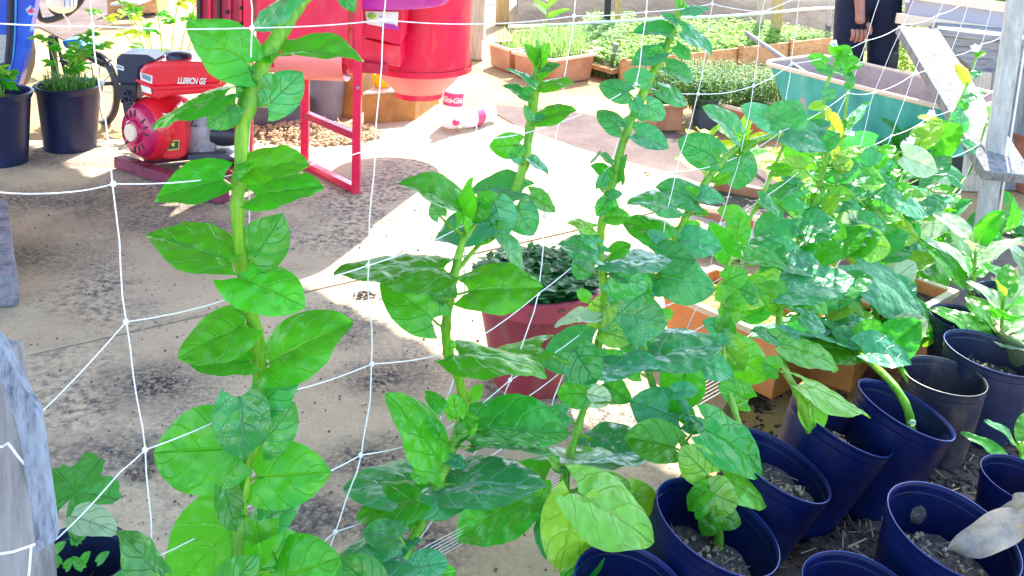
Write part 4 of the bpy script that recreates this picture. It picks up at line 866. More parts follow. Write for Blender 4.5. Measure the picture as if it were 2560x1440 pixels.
# ------------------------------------------------------------ blue-black grow pots
GP = 'dark blue plastic grow pots in the front row'
def growpot(label, px, py, rpx, h, lean, azi, mat=POTB, soil=.62, zr=None, group=GP, taper=.72, rim=POTL, dust=False):
    zr = zr or h * math.cos(lean) + .0; c = G(px, py, zr); r = rpx / pxm(c)
    ax_ = V((math.sin(lean) * math.cos(azi), math.sin(lean) * math.sin(azi), math.cos(lean))); b = c - ax_ * h
    xa = V((1, 0, 0)); xa = (xa - ax_ * xa.dot(ax_)).normalized(); M = Matrix((xa, ax_.cross(xa), ax_)).transposed()
    root = thing('grow_pot', label, 'pot', b, group); t = .0025
    pr = [(.0001, 0), (r * taper, 0)]
    for k in range(1, 9):
        f = k / 9; pr.append((r * (taper + (1 - taper) * f) , h * f * .93))
    pr.append((r * .972, h * .90)); m = MB(); m.lathe(pr, b, M, 44, jit=.006); build('wall', m, mat, root, True, sharp=False)
    pi_ = [(r * (taper + (1 - taper) * f) - t, h * f * .93) for f in [k / 9 for k in range(9)]] + [(r * .968, h * .905)]
    m = MB(); m.lathe(pi_, b, M, 44, jit=.006); build('inner_wall', m, mat, root, True, sharp=False)
    # ribbed collar and rolled lip
    m = MB(); q = [(r * .975, h * .90)]
    for k in range(4): q += [(r * .985, h * (.91 + .018 * k)), (r * 1.0, h * (.918 + .018 * k))]
    q += [(r * 1.005, h * .985), (r * 1.02, h * .995), (r * 1.015, h * 1.003), (r * .995, h * 1.0)]
    for k in range(4): q += [(r * .985, h * (.975 - .018 * k)), (r * .972, h * (.968 - .018 * k))]
    m.lathe(q, b, M, 48, jit=.006); build('collar', m, mat, root, True, sharp=False)
    m = MB(); m.lathe([(r * 1.004, h * .993), (r * 1.014, h * .997), (r * 1.012, h * 1.004), (r * 1.0, h * 1.005), (r * .994, h * 1.0)], b, M, 48, jit=.006); build('lip', m, rim, root, True)
    rs = r * (taper + (1 - taper) * soil) - .005; m = MB(); vs = []; fs = []; K = 28; hz = V((0, 0, 1)); lv = Matrix.Rotation(0, 3, 'X')
    vs.append(b + ax_ * h * soil)
    # soil lies nearly level inside the tilted pot
    for i in range(1, 8):
        for k in range(K):
            a = 2 * math.pi * k / K; p0 = M @ V((rs * i / 7 * math.cos(a), rs * i / 7 * math.sin(a), 0)); dz = -p0.z * .55
            pp_ = b + ax_ * h * soil + p0 + ax_ * dz + V((0, 0, .012 * mn.noise((b + p0) * 26) + .006 * mn.noise((b + p0) * 80))); vs.append(pp_)
    for k in range(K): fs.append((0, 1 + k, 1 + (k + 1) % K))
    for i in range(6):
        for k in range(K): fs.append((1 + i * K + k, 1 + (i + 1) * K + k, 1 + (i + 1) * K + (k + 1) % K, 1 + i * K + (k + 1) % K))
    build('soil', m.add(vs, fs), M_soil, root, True, sharp=False)
    random.seed(int(px)); m = MB(); cs = b + ax_ * (h * soil + .008)
    for i in range(90):
        a = random.uniform(0, 6.28); qd_ = rs * .85 * math.sqrt(random.random()); p = cs + M @ V((qd_ * math.cos(a), qd_ * math.sin(a), 0)); p = p + ax_ * (-(M @ V((qd_ * math.cos(a), qd_ * math.sin(a), 0))).z * .55)
        if i % 3: m.ball(p, random.uniform(.002, .006), 5, 4)
        else: d = V((random.uniform(-1, 1), random.uniform(-1, 1), random.uniform(-.1, .4))).normalized() * .02; m.bar(p, p + d, .0012)
    build('crumbs', m, M_straw if soil > .6 else M_clod, root, kind='stuff')
    return root, c, b + ax_ * h * soil
growpot('blue pot at the foot of the pale-leaved third vine, cut by the bottom edge', 1590, 1490, 160, .24, R(18), R(-25))
growpot('nearest whole blue pot, with the fourth vine growing out of it', 1795, 1312, 162, .25, R(19), R(-8))
growpot('blue pot tucked close behind the nearest whole pot, crusted grey soil inside', 1950, 1160, 134, .25, R(22), R(0), soil=.74)
growpot('blue pot with one long yellow-green leaf across its mouth', 2106, 1052, 130, .26, R(23), R(2), soil=.72)
growpot('middle blue pot with a bare bent stem coming out', 2266, 1022, 122, .26, R(20), R(2), soil=.6)
growpot('grey-green lined pot at the end of the row of blue pots', 2360, 938, 100, .23, R(3), R(5), mat=POTG, rim=plain('rim_olive', (.12, .16, .12), .4), soil=.62)
growpot('blue pot standing apart in front, a dried grey leaf over its edge', 2385, 1325, 162, .25, R(14), R(-30), group='dark pots in the corner in front of the row')
growpot('blue pot showing only its upper rim at the bottom edge', 2150, 1478, 140, .22, R(6), R(-20), group='dark pots in the corner in front of the row')
growpot('small blue pot cut by the right edge with a grey-green leaf', 2560, 1200, 100, .22, R(8), R(-20), group='dark pots in the corner in front of the row')
growpot('black pot holding the sunlit pale-leaved plant at right', 2480, 880, 112, .24, R(8), R(-10), mat=BLK, soil=.7, group='dark pots at the right under sunlit leaves')
growpot('black pot behind the sunlit plant at the right edge', 2545, 745, 100, .24, R(4), 0, mat=BLK, soil=.7, group='dark pots at the right under sunlit leaves')
growpot('black pot under the broad pale leaf beside the far post', 2420, 800, 90, .22, R(6), 0, mat=BLK, soil=.7, group='dark pots at the right under sunlit leaves')
q = G(2585, 1050); bucket('plant_pot', 'drab olive tin at the right edge beside the row of pots', (q.x, q.y, 0), .11, .25, plain('olive_tin', (.16, .18, .08), .6), .9, cat='pot', soil=(.8, .01))
q = G(2590, 455); bucket('plant_pot', 'reddish clay pot at the right edge beyond the far post', (q.x, q.y, -.03), .16, .28, plain('clay_red', (.42, .16, .10), .7), .8, cat='pot', soil=(.8, .01))
# bottom-left dark pot
growpot('dark pot with a squash leaf at the bottom left', 205, 1385, 118, .24, R(4), 0, mat=BLK, soil=.6, rim=POTB, group='dark pot at the bottom left')
# orange troughs beyond the net
og = 'orange troughs beyond the crowded vines'
t6, s6 = trough('long orange trough with a bleached rim behind the vines', G(1652, 735, .17), G(1955, 868, .17), .26, .19, ORAN, group=og, soilm=M_bark, zb=0)
blades('shoots', 'clump of bright lime onion shoots in the orange trough', circ(G(1688, 770, .12).x, G(1688, 770, .12).y, .14, .04, .04), 90, (.05, .10), .003, GR5, lean=.3, cat='shoots', seed=18)
t7, s7 = trough('short orange trough to the right of the long one', G(1990, 800, .17), G(2150, 845, .17), .28, .19, ORAN, group=og, zb=0)
t8, s8 = trough('orange trough furthest right, below the crowded leaves', G(2120, 740, .17), G(2280, 800, .17), .26, .19, ORAN, group=og, zb=0)
t9, s9 = trough('dusty trough with yellowed lettuces behind the crowded vines', G(1720, 500, .17), G(2020, 560, .17), .34, .19, TERR, group=og, zb=-.03)
# patterned plastic sacks lying behind the vines
def sack(label, px, py, sx, sy, rot, cols):
    c = G(px, py); root = thing('plastic_sack', label, 'sack', c); M = Matrix.Rotation(rot, 3, 'Z')
    vs = []; fs = []; n = 14; k_ = 10; m = MB()
    for sgn in (1, -1):
        o = len(vs)
        for j in range(k_ + 1):
            for i in range(n + 1):
                u, v = i / n * 2 - 1, j / k_ * 2 - 1; hgt = .055 * (max(0, (1 - u ** 4) * (1 - v ** 4))) ** .5
                vs.append(c + M @ V((u * sx / 2, v * sy / 2, 0)) + V((0, 0, .055 + sgn * hgt + .012 * mn.noise(V((u * 4 + px, v * 4, 0))) * (1 - u * u))))
        for j in range(k_):
            for i in range(n): k = o + j * (n + 1) + i; fs.append((k, k + 1, k + n + 2, k + n + 1))
    build('sack', m.add(vs, fs), WHT, root, True, sharp=False)
    for i, (u0, u1, v0, v1, mt) in enumerate(cols):
        m = MB(); vs = []; fs = []
        for j in range(5):
            for ii in range(5):
                u = u0 + (u1 - u0) * ii / 4; v = v0 + (v1 - v0) * j / 4; hgt = .055 * (max(0, (1 - u ** 4) * (1 - v ** 4))) ** .5
                vs.append(c + M @ V((u * sx / 2, v * sy / 2, 0)) + V((0, 0, .0575 + hgt + .012 * mn.noise(V((u * 4 + px, v * 4, 0))) * (1 - u * u))))
        for j in range(4):
            for ii in range(4): k = j * 5 + ii; fs.append((k, k + 1, k + 6, k + 5))
        build('print', m.add(vs, fs), mt, root, True, sharp=False)
PB = plain('print_blue', (.005, .04, .7), .4, var=.1); PC = plain('print_cyan', (.02, .35, .8), .4, var=.1); PY_ = plain('print_yellow', (.85, .6, .02), .4, var=.1); PR = plain('print_red', (.8, .02, .06), .4, var=.1); PP = plain('print_pink', (.8, .45, .45), .5, var=.15)
sack('white plastic sack with yellow and lilac print nearest the arching vine', 1775, 620, .36, .26, R(-25), [(-.7, -.1, -.8, -.3, PY_), (-.8, -.5, -.2, .6, PP), (.5, .7, .3, .5, PR)])
sack('white sack with a light blue stripe behind the slender vine', 1835, 545, .3, .2, R(-10), [(-.8, .6, -.3, .1, PC)])
sack('pale pinkish sack with a strong blue patch between two vines', 1920, 640, .42, .26, R(-35), [(.3, .7, -.5, .1, PB), (-.8, -.2, -.7, -.1, PP)])
dryleaf(1612, 436, .045, 'curled brown dry leaf on the slab beside the third vine'); dryleaf(1140, 330, .02, 'tiny brown leaf scrap at the foot of the bottle')
def nearest(stem, px, py, up=14):
    best = min(stem, key=lambda q: (q[0] - px) ** 2 + ((q[1] - up) - py) ** 2); return best
def plant(name, label, stem, leaves, base_r=.010, mat='g', group=None, side=(), flip=False, cat='plant', stem_mat=None, petr=.0021, extra=None):
    """stem: (px, py, t, radius) in front of the net by t; leaves: (bx, by, tx, ty, w[, kind])"""
    st = smoothpts(stem, 5); pts = [P(q[0], q[1], q[2]) for q in st]
    root = thing(name, label, cat, pts[0] if pts[0].z < pts[-1].z else pts[-1], group)
    mb = MB(); k_ = len(pts)
    rads = [q[3] * (1 + .05 * math.sin(i * 1.9)) for i, q in enumerate(st)]
    for L_ in leaves:
        ii = min(range(len(st)), key=lambda j: (st[j][0] - L_[0]) ** 2 + (st[j][1] - 14 - L_[1]) ** 2); rads[ii] = st[ii][3] * 1.28
    mb.tube(pts, rads, 10)
    for i in range(4, k_ - 1, 5):
        pass
    build('stem', mb, stem_mat or STEM, root, True)
    for s_ in side:
        sp = smoothpts(s_, 4); build('side_stem', MB().tube([P(q[0], q[1], q[2]) for q in sp], [q[3] for q in sp], 7), stem_mat or STEM, root, True)
        st = st + sp
    for L_ in leaves:
        bx, by, tx, ty, w_ = L_[:5]; kd = L_[5] if len(L_) > 5 else (mat if random.random() < .75 else random.choice('gmdb'))
        q = nearest(st, bx, by); dt = random.uniform(-.03, .035)
        node = P(q[0], q[1], q[2]); b = P(bx, by, q[2] + .01); d = dep(b)
        if len(L_) > 6: d += L_[6]; b = D(bx, by, d)
        Lpx = math.hypot(tx - bx, ty - by); L = Lpx * d / F; wl = w_ * d / F * 1.17
        d2 = d + random.uniform(-.22, .12) * L
        t = D(tx, ty, d2); vdir = (CAM - b).normalized(); a = (t - b).normalized()
        s_ = a.cross(vdir).normalized(); full = max(wl, L * (.86 if abs(a.z) < .8 else .66))
        th = math.acos(min(1, wl / full)); th = min(th, 1.2)
        up = 1 if (vdir * math.sin(th) + s_ * 0).length >= 0 else 1
        n1 = vdir * math.cos(th) + s_ * math.sin(th); n2 = vdir * math.cos(th) - s_ * math.sin(th)
        nrm = n1 if n1.z > n2.z else n2
        m = MB(); big = Lpx > 45
        fold = random.uniform(.05, .28) if th < .5 else random.uniform(.2, .4)
        leaf_geom(m, b, t, full, nrm, fold, random.uniform(.1, .55), random.uniform(.16, .27), random.uniform(.015, .045), random.uniform(0, 6), 20 if big else 8, 12 if big else 6, twist=random.uniform(-.25, .25), curl=random.uniform(0, .9))
        pl = [node + (b - node) * u_ + V((0, 0, -.12)) * (b - node).length * math.sin(math.pi * u_) * .6 for u_ in (0, .3, .65, 1)]
        pl.append(b + (t - b) * .12 + nrm * -.001)
        m.tube(pl, [petr * 1.5, petr * 1.15, petr, petr, petr * .5], 6, mi=1)
        build('leaf', m, [LF[kd], stem_mat or STEM], root, True, sharp=False)
    return root
def small_tip(px, py, n=5, r=30):
    return [(px, py, px + r * math.cos(a), py + r * math.sin(a), r * .5, 'm') for a in [-math.pi / 2 + random.uniform(-1.3, 1.3) for _ in range(n)]]
def scatter(stem, n, lo, hi, kinds, y0=-1e9, y1=1e9, spread=70):
    st = smoothpts(stem, 6); st = [q for q in st if y0 <= q[1] <= y1]; out = []
    for i in range(n):
        q = st[int((i + random.random()) / n * len(st)) % len(st)]; sdn = 1 if i % 2 else -1
        a = random.uniform(-.9, .65); L = random.uniform(lo, hi)
        bx = q[0] + sdn * random.uniform(8, spread * .55); by = q[1] + random.uniform(-30, 20)
        out.append((bx, by, bx + sdn * L * math.cos(a), by + L * math.sin(a), L * random.uniform(.42, .8), random.choice(kinds)))
    return out
NETG = 'leafy spinach vines climbing the white net'
# the tall vine nearest the camera
plant('climbing_spinach', 'tallest and nearest spinach vine, thick pale stem with large heart-shaped leaves at left', [(575, 1700, .12, .0085), (585, 1500, .08, .009), (598, 1330, .05, .009), (612, 1180, .03, .0095), (638, 1060, .02, .0100), (648, 940, .02, .0102), (632, 800, .02, .0098), (608, 690, .02, .0094), (594, 540, .02, .0092), (600, 420, .01, .009), (613, 280, 0, .0115), (655, 165, -.01, .0125), (705, 75, -.02, .0130), (752, 0, -.03, .0125), (800, -70, -.04, .0105), (850, -150, -.04, .007)],
 [(622, 160, 472, 48, 122), (752, -30, 622, 78, 42), (708, 138, 902, 126, 46), (735, -40, 640, -15, 40), (648, 190, 610, 275, 74, 'b'), (630, 190, 588, 205, 60, 'g'), (668, 265, 756, 182, 92, 'b'), (562, 240, 372, 296, 46), (590, 262, 512, 316, 66, 'b'), (855, -30, 885, 30, 40, 'b'),
  (625, 425, 771, 398, 80, 'm'), (640, 492, 806, 456, 76), (558, 452, 381, 489, 98), (588, 432, 632, 404, 28), (580, 655, 367, 577, 112), (632, 650, 706, 540, 108, 'd'), (596, 692, 764, 762, 108, 'm'), (612, 812, 442, 890, 112), (628, 905, 472, 896, 78), (676, 908, 873, 797, 124, 'm'), (664, 1005, 742, 918, 78, 'd'), (635, 838, 596, 812, 28),
  (598, 992, 616, 1152, 122, 'b'), (652, 1112, 736, 1010, 98), (590, 1120, 370, 1130, 178, 'g'), (642, 1192, 825, 1180, 134, 'm'), (655, 1308, 768, 1222, 86, 'b'), (612, 1290, 420, 1490, 205), (690, 1450, 846, 1395, 150, 'm'), (395, 1440, 300, 1320, 84, 'd'), (560, 1220, 590, 1330, 60, 'd'), (390, 1500, 270, 1450, 110, 'd'), (700, 1420, 660, 1340, 130, 'g'), (550, 1500, 640, 1390, 90, 'd'), (830, 1440, 800, 1370, 60, 'd')],
 mat='g', group=NETG)
# second vine, branching at the middle
plant('climbing_spinach', 'second spinach vine from the left, forked stem with a bare leaning tip', [(950, 1600, .14, .008), (985, 1450, .10, .0085), (1045, 1320, .06, .009), (1095, 1210, .04, .0088), (1135, 1110, .03, .0086), (1158, 1030, .02, .0088), (1148, 950, .02, .0086), (1120, 880, .02, .0082), (1116, 800, .02, .0078), (1135, 690, .02, .0076), (1160, 600, .01, .0072), (1205, 555, 0, .006), (1270, 505, 0, .0078), (1305, 430, 0, .0084), (1322, 340, -.01, .008), (1336, 230, -.01, .0075), (1347, 150, -.01, .005)],
 [(1345, 165, 1314, 108, 26, 'm'), (1350, 160, 1372, 106, 26, 'm'), (1348, 150, 1345, 100, 18, 'm'), (1350, 175, 1402, 158, 16), (1345, 195, 1390, 160, 22, 'm'), (1328, 212, 1272, 168, 14, 'b'), (1322, 250, 1262, 208, 20, 'd'), (1325, 235, 1308, 218, 22), (1352, 218, 1432, 196, 24, 'm'), (1345, 300, 1437, 268, 38, 'g'), (1330, 300, 1312, 262, 22, 'b'), (1340, 300, 1378, 298, 18, 'b'), (1298, 362, 1222, 368, 58, 'g'), (1308, 375, 1285, 360, 18, 'd'), (1300, 405, 1274, 380, 20, 'b'), (1322, 398, 1374, 432, 22, 'b'),
  (1305, 478, 1178, 462, 58, 'b'), (1325, 488, 1391, 528, 40, 'g'), (1155, 530, 1001, 441, 56, 'g'), (1160, 560, 1175, 442, 44, 'm'), (1222, 560, 1080, 588, 82, 'b'), (1100, 540, 1080, 505, 40, 'b'), (1235, 505, 1260, 602, 86, 'b'), (1290, 515, 1333, 590, 74, 'b'), (1245, 590, 1316, 672, 34, 'b'), (1235, 520, 1195, 480, 50, 'm'), (1230, 545, 1170, 610, 70, 'm'), (1200, 500, 1185, 560, 60, 'g'),
  (1108, 672, 836, 656, 82, 'g'), (1082, 798, 955, 695, 106, 'g'), (1118, 745, 1085, 690, 60, 'd'), (1172, 728, 1358, 712, 98, 'm'), (1150, 888, 1368, 905, 70, 'm'), (1125, 870, 1130, 850, 24, 'm'), (1100, 1160, 984, 980, 100, 'g'), (1142, 1040, 1132, 985, 46, 'm'), (1160, 1065, 1195, 1050, 46, 'm'), (1190, 1075, 1428, 1072, 98, 'g'), (1180, 1115, 1400, 1130, 66, 'd'), (1118, 1225, 862, 1195, 112, 'b'), (1045, 1250, 885, 1285, 90, 'm'), (1125, 1210, 1368, 1210, 120, 'b'), (1365, 1230, 1128, 1330, 128, 'm'), (1340, 1215, 1180, 1160, 60, 'g'), (1010, 1395, 800, 1410, 100, 'b'), (1035, 1420, 1122, 1405, 70, 'b'), (1000, 1345, 905, 1330, 60, 'b'), (1010, 1450, 900, 1370, 90, 'b'), (1060, 1450, 1140, 1430, 60, 'm'), (940, 1470, 850, 1400, 90, 'd'), (1148, 1100, 1170, 1080, 20, 'd')] + scatter([(1040, 1330, 0, 0), (1120, 1130, 0, 0), (1150, 980, 0, 0)], 8, 34, 70, 'bgm'),
 side=[[(1140, 680, .02, .004), (1190, 620, .01, .004), (1225, 585, .01, .003)]], mat='g', group=NETG)
# third vine: tall and straight, withered leaves near the middle
plant('climbing_spinach', 'third vine, tall straight stem reaching the top edge with a few withered curled leaves', [(1530, 1620, .33, .008), (1440, 1500, .22, .008), (1425, 1350, .13, .008), (1412, 1200, .06, .0078), (1442, 1080, .04, .0074), (1468, 990, .03, .0072), (1490, 890, .02, .0072), (1508, 790, .02, .007), (1508, 690, .02, .007), (1500, 610, .01, .0072), (1512, 520, .01, .0074), (1538, 430, 0, .0082), (1562, 340, 0, .0084), (1600, 250, 0, .0084), (1648, 150, -.01, .0078), (1680, 80, -.01, .007), (1703, 0, -.01, .006), (1712, -60, -.01, .004)],
 [(1692, 60, 1655, 32, 20, 'b'), (1705, 30, 1772, 16, 20, 'b'), (1710, 20, 1690, -10, 20, 'm'), (1675, 85, 1583, 72, 36, 'd'), (1705, 80, 1786, 130, 36, 'b'), (1655, 130, 1576, 156, 44, 'b'), (1645, 140, 1625, 120, 40, 'g'), (1690, 115, 1728, 148, 30, 'b'), (1622, 200, 1558, 185, 44, 'b'), (1665, 168, 1737, 200, 36, 'b'), (1572, 232, 1498, 212, 50, 'd'), (1648, 225, 1724, 256, 38, 'b'), (1585, 250, 1612, 305, 34, 'b'), (1615, 262, 1664, 296, 50, 'b'), (1550, 320, 1494, 276, 46, 'd'), (1560, 315, 1573, 288, 18, 'd'), (1588, 335, 1672, 368, 50, 'b'), (1528, 440, 1478, 412, 34, 'g'), (1500, 385, 1472, 410, 8, 'd'), (1530, 405, 1500, 380, 14, 'd'), (1552, 450, 1560, 385, 24, 'd'), (1518, 500, 1492, 540, 34, 'g'), (1520, 490, 1556, 482, 20, 'b'), (1525, 500, 1548, 545, 28, 'g'), (1500, 470, 1515, 430, 26, 'd'),
  (1498, 640, 1395, 602, 60, 'b'), (1490, 610, 1448, 575, 32, 'b'), (1465, 650, 1440, 700, 50, 'b'), (1520, 652, 1684, 645, 46, 'b'), (1525, 690, 1625, 715, 84, 'b'), (1520, 760, 1470, 820, 60, 'y'), (1530, 780, 1675, 810, 110, 'b'), (1600, 700, 1540, 760, 80, 'g'), (1495, 800, 1386, 812, 34, 'w'), (1505, 830, 1580, 850, 54, 'y'), (1482, 860, 1350, 905, 92, 'b'), (1350, 870, 1180, 905, 66, 'm'), (1480, 930, 1648, 900, 60, 'b'), (1440, 880, 1490, 960, 90, 'd'), (1465, 985, 1392, 982, 62, 'g'), (1468, 985, 1532, 1000, 50, 'w'), (1510, 960, 1582, 1000, 50, 'g'),
  (1432, 1150, 1338, 1132, 30, 'w'), (1440, 1150, 1560, 1155, 44, 'w'), (1470, 1140, 1668, 1118, 84, 'b'), (1600, 1110, 1500, 1160, 60, 'g'), (1412, 1175, 1372, 1160, 16, 'd'), (1440, 1245, 1400, 1436, 128, 'y', -.22), (1445, 1232, 1640, 1350, 130, 'y', -.22), (1600, 1290, 1560, 1420, 90, 'm', -.17), (1520, 1330, 1470, 1440, 90, 'y', -.2), (1480, 1370, 1400, 1450, 90, 'g', -.15), (1478, 1215, 1602, 1232, 70, 'y', -.1), (1570, 1240, 1662, 1350, 90, 'y', -.2), (1440, 1270, 1478, 1412, 104, 'y'), (1488, 1290, 1590, 1400, 90, 'g'), (1375, 1280, 1352, 1400, 40, 'd'), (1560, 1330, 1590, 1420, 34, 'y'), (1500, 1380, 1540, 1440, 50, 'd'), (1430, 1400, 1460, 1480, 70, 'g'), (1350, 1240, 1376, 1200, 30, 'm')] + scatter([(1425, 1300, 0, 0), (1442, 1080, 0, 0), (1490, 890, 0, 0), (1508, 690, 0, 0), (1500, 560, 0, 0)], 16, 34, 66, 'bgmmy'),
 mat='b', group=NETG)
# fourth vine rises from the nearest pot and arches to the right
plant('climbing_spinach', 'fourth vine, growing out of the nearest dark blue pot and arching over to the right', [(1792, 1400, .33, .0105), (1796, 1330, .33, .0095), (1772, 1225, .30, .0085), (1735, 1150, .24, .0075), (1692, 1080, .18, .0066), (1652, 1010, .12, .0062), (1625, 940, .08, .006), (1610, 850, .05, .006), (1628, 740, .03, .0062), (1670, 640, .01, .0066), (1715, 540, 0, .0072), (1768, 450, 0, .0078), (1830, 380, -.01, .0082), (1910, 345, -.01, .0074), (2000, 335, -.01, .0058), (2080, 365, -.01, .005), (2150, 410, -.01, .003)],
 [(1770, 1225, 1712, 1272, 48, 'm'), (1785, 1290, 1755, 1340, 50, 'g'), (1775, 1232, 1848, 1262, 84, 'y'), (1790, 1280, 1855, 1312, 54, 'm'), (1760, 1265, 1740, 1300, 26, 'g'), (1780, 1265, 1800, 1290, 26, 'g'), (1768, 1185, 1702, 1120, 80, 'y'), (1785, 1170, 1775, 1110, 26, 'g'), (1812, 1200, 1925, 1256, 72, 'y'), (1760, 1075, 1926, 1172, 118, 'g'), (1738, 1072, 1840, 1160, 34, 'b'), (1698, 1050, 1578, 1000, 106, 'b'), (1688, 1120, 1560, 1090, 84, 'g'), (1712, 930, 1690, 1030, 100, 'g'), (1740, 905, 1838, 935, 60, 'b'), (1812, 880, 1925, 945, 104, 'm'), (1805, 860, 1860, 930, 80, 'y'), (1625, 890, 1810, 852, 88, 'b'), (1625, 800, 1560, 870, 70, 'd'), (1655, 690, 1792, 722, 96, 'b'), (1640, 640, 1740, 650, 70, 'd'), (1695, 600, 1806, 618, 62, 'b'), (1672, 600, 1560, 545, 64, 'g'), (1690, 520, 1574, 488, 54, 'b'), (1742, 500, 1645, 462, 64, 'd'), (1748, 490, 1815, 500, 40, 'b'), (1790, 392, 1696, 350, 78, 'd'), (1836, 335, 1762, 262, 48, 'b'), (1846, 390, 1842, 474, 82, 'b'), (1935, 310, 1856, 262, 56, 'b'), (1972, 330, 1990, 246, 66, 'b'), (1985, 325, 2065, 330, 44, 'b'), (1955, 345, 2072, 372, 46, 'b'), (1930, 300, 2000, 262, 60, 'b'), (2000, 350, 2075, 300, 40, 'b'), (2040, 370, 2100, 330, 46, 'b'), (1700, 1020, 1740, 1060, 40, 'm'), (1690, 1035, 1680, 1000, 26, 'm'), (1650, 720, 1580, 690, 46, 'b'), (1600, 870, 1560, 820, 46, 'b')] + scatter([(1700, 1080, 0, 0), (1625, 940, 0, 0), (1628, 740, 0, 0), (1715, 540, 0, 0), (1830, 380, 0, 0)], 18, 34, 66, 'bgmmb'),
 side=[[(1700, 1040, .16, .0045), (1715, 960, .14, .0035), (1800, 900, .12, .003)], [(1755, 1180, .28, .004), (1782, 1140, .27, .004), (1790, 1090, .25, .003)]], mat='b', group=NETG)
# a thinner, paler vine
plant('climbing_spinach', 'slender pale-stemmed vine between the arching vine and the crowded leaves', [(1885, 1275, .32, .006), (1870, 1140, .30, .0058), (1826, 990, .22, .0055), (1812, 920, .17, .005), (1806, 800, .10, .005), (1812, 690, .05, .005), (1850, 590, .02, .0055), (1900, 500, 0, .0055), (1935, 420, 0, .005), (1965, 350, 0, .0035)],
 [(1815, 700, 1870, 680, 50, 'g'), (1825, 640, 1776, 560, 60, 'g'), (1842, 600, 1850, 530, 56, 'm'), (1866, 560, 1800, 520, 50, 'm'), (1900, 660, 1960, 610, 50, 'd'), (1860, 640, 1970, 660, 50, 'g'), (1812, 760, 1870, 790, 66, 'm'), (1808, 760, 1845, 720, 60, 'm'), (1808, 800, 1825, 880, 44, 'g'), (1900, 500, 1955, 540, 30, 'd'), (1930, 430, 1985, 420, 30, 'm'), (1820, 840, 1760, 800, 50, 'b'), (1870, 1000, 1800, 960, 60, 'm')],
 mat='m', stem_mat=STEMP, group=NETG)
# crowded vines at the right
sP5 = [(2040, 1155, .335, .0105), (2022, 1070, .335, .009), (1995, 985, .31, .0085), (1965, 930, .22, .0075), (1948, 860, .15, .007), (1950, 770, .10, .0068), (1968, 690, .05, .0068), (2000, 590, .02, .0072), (2035, 500, 0, .0074), (2060, 420, 0, .0064), (2075, 340, 0, .004)]
plant('climbing_spinach', 'vine rising from the blue pot whose mouth holds one long yellow-green leaf', sP5,
 [(2010, 960, 2180, 1035, 54, 'y'), (2030, 1000, 2035, 1090, 62, 'y'), (2040, 1000, 2085, 1010, 26, 'm'), (1945, 925, 1905, 905, 50, 'm'), (1950, 860, 2105, 905, 66, 'm'), (1948, 850, 1880, 820, 30, 'b'), (1950, 830, 2000, 840, 34, 'b'), (1965, 660, 2085, 690, 60, 'b'), (1985, 640, 1900, 600, 54, 'b'), (2000, 570, 2090, 545, 50, 'b'), (1950, 730, 2135, 690, 76, 'b'), (1960, 760, 1890, 720, 74, 'm'), (2000, 700, 1930, 660, 66, 'm')] + scatter(sP5, 34, 45, 100, 'bbygm', 380, 800, 120),
 mat='b', group=NETG)
sP6 = [(2252, 1135, .425, .0115), (2276, 1075, .43, .0105), (2266, 1015, .42, .0098), (2228, 955, .37, .009), (2175, 905, .28, .008), (2115, 860, .13, .007), (2075, 800, .09, .007), (2050, 720, .05, .0066), (2070, 620, .03, .0066), (2100, 540, .01, .0066), (2125, 460, 0, .005), (2140, 400, 0, .003)]
plant('climbing_spinach', 'vine with a long bare green stem bending out of the middle blue pot', sP6,
 [(2130, 880, 1990, 850, 60, 'm'), (2100, 850, 1880, 812, 60, 'b'), (2160, 880, 2285, 895, 74, 'b'), (2075, 790, 2240, 850, 70, 'b'), (2060, 740, 2180, 690, 70, 'b'), (2275, 1060, 2290, 1052, 14, 'w')] + scatter(sP6, 40, 45, 110, 'bbgmy', 410, 860, 120),
 mat='b', group=NETG)
sP7 = [(2322, 1045, .42, .007), (2255, 925, .35, .007), (2215, 880, .24, .0068), (2190, 800, .15, .0066), (2180, 700, .08, .0066), (2195, 600, .03, .0066), (2215, 520, .01, .0064), (2235, 440, 0, .005), (2245, 380, 0, .003)]
plant('climbing_spinach', 'vine behind the others rooted in the grey-green lined pot', sP7, [(2140, 660, 2330, 790, 84, 'b'), (2230, 780, 2345, 830, 100, 'b'), (2210, 880, 2300, 800, 84, 'g')] + scatter(sP7, 46, 45, 110, 'bbwgmy', 370, 860, 170), mat='b', group=NETG)
sP8 = [(2500, 1000, .33, .008), (2420, 900, .25, .008), (2350, 800, .15, .0075), (2250, 650, .05, .0072), (2190, 540, 0, .0075), (2215, 480, 0, .008), (2262, 548, 0, .0085), (2330, 594, 0, .0088), (2405, 606, -.01, .0085), (2480, 588, -.01, .0078), (2550, 558, -.01, .007), (2640, 500, -.01, .006)]
plant('climbing_spinach', 'vine with a thick sagging stem curving in a bow towards the far post', sP8,
 [(2265, 560, 2225, 650, 76, 'd'), (2400, 620, 2370, 680, 90, 'b'), (2420, 600, 2440, 700, 46, 'm'), (2330, 590, 2300, 560, 40, 'g'), (2200, 480, 2330, 530, 60, 'b'), (2320, 520, 2250, 470, 56, 'b'), (2450, 590, 2470, 545, 36, 'b'), (2530, 560, 2525, 480, 30, 'g'), (2540, 560, 2585, 520, 26, 'b'), (2370, 600, 2420, 560, 50, 'b'), (2480, 585, 2520, 530, 26, 'b'), (2300, 640, 2370, 740, 70, 'g'), (2290, 620, 2200, 620, 60, 'b')] + scatter(sP8, 22, 45, 90, 'bbgm', 470, 720, 90), mat='b', group=NETG)
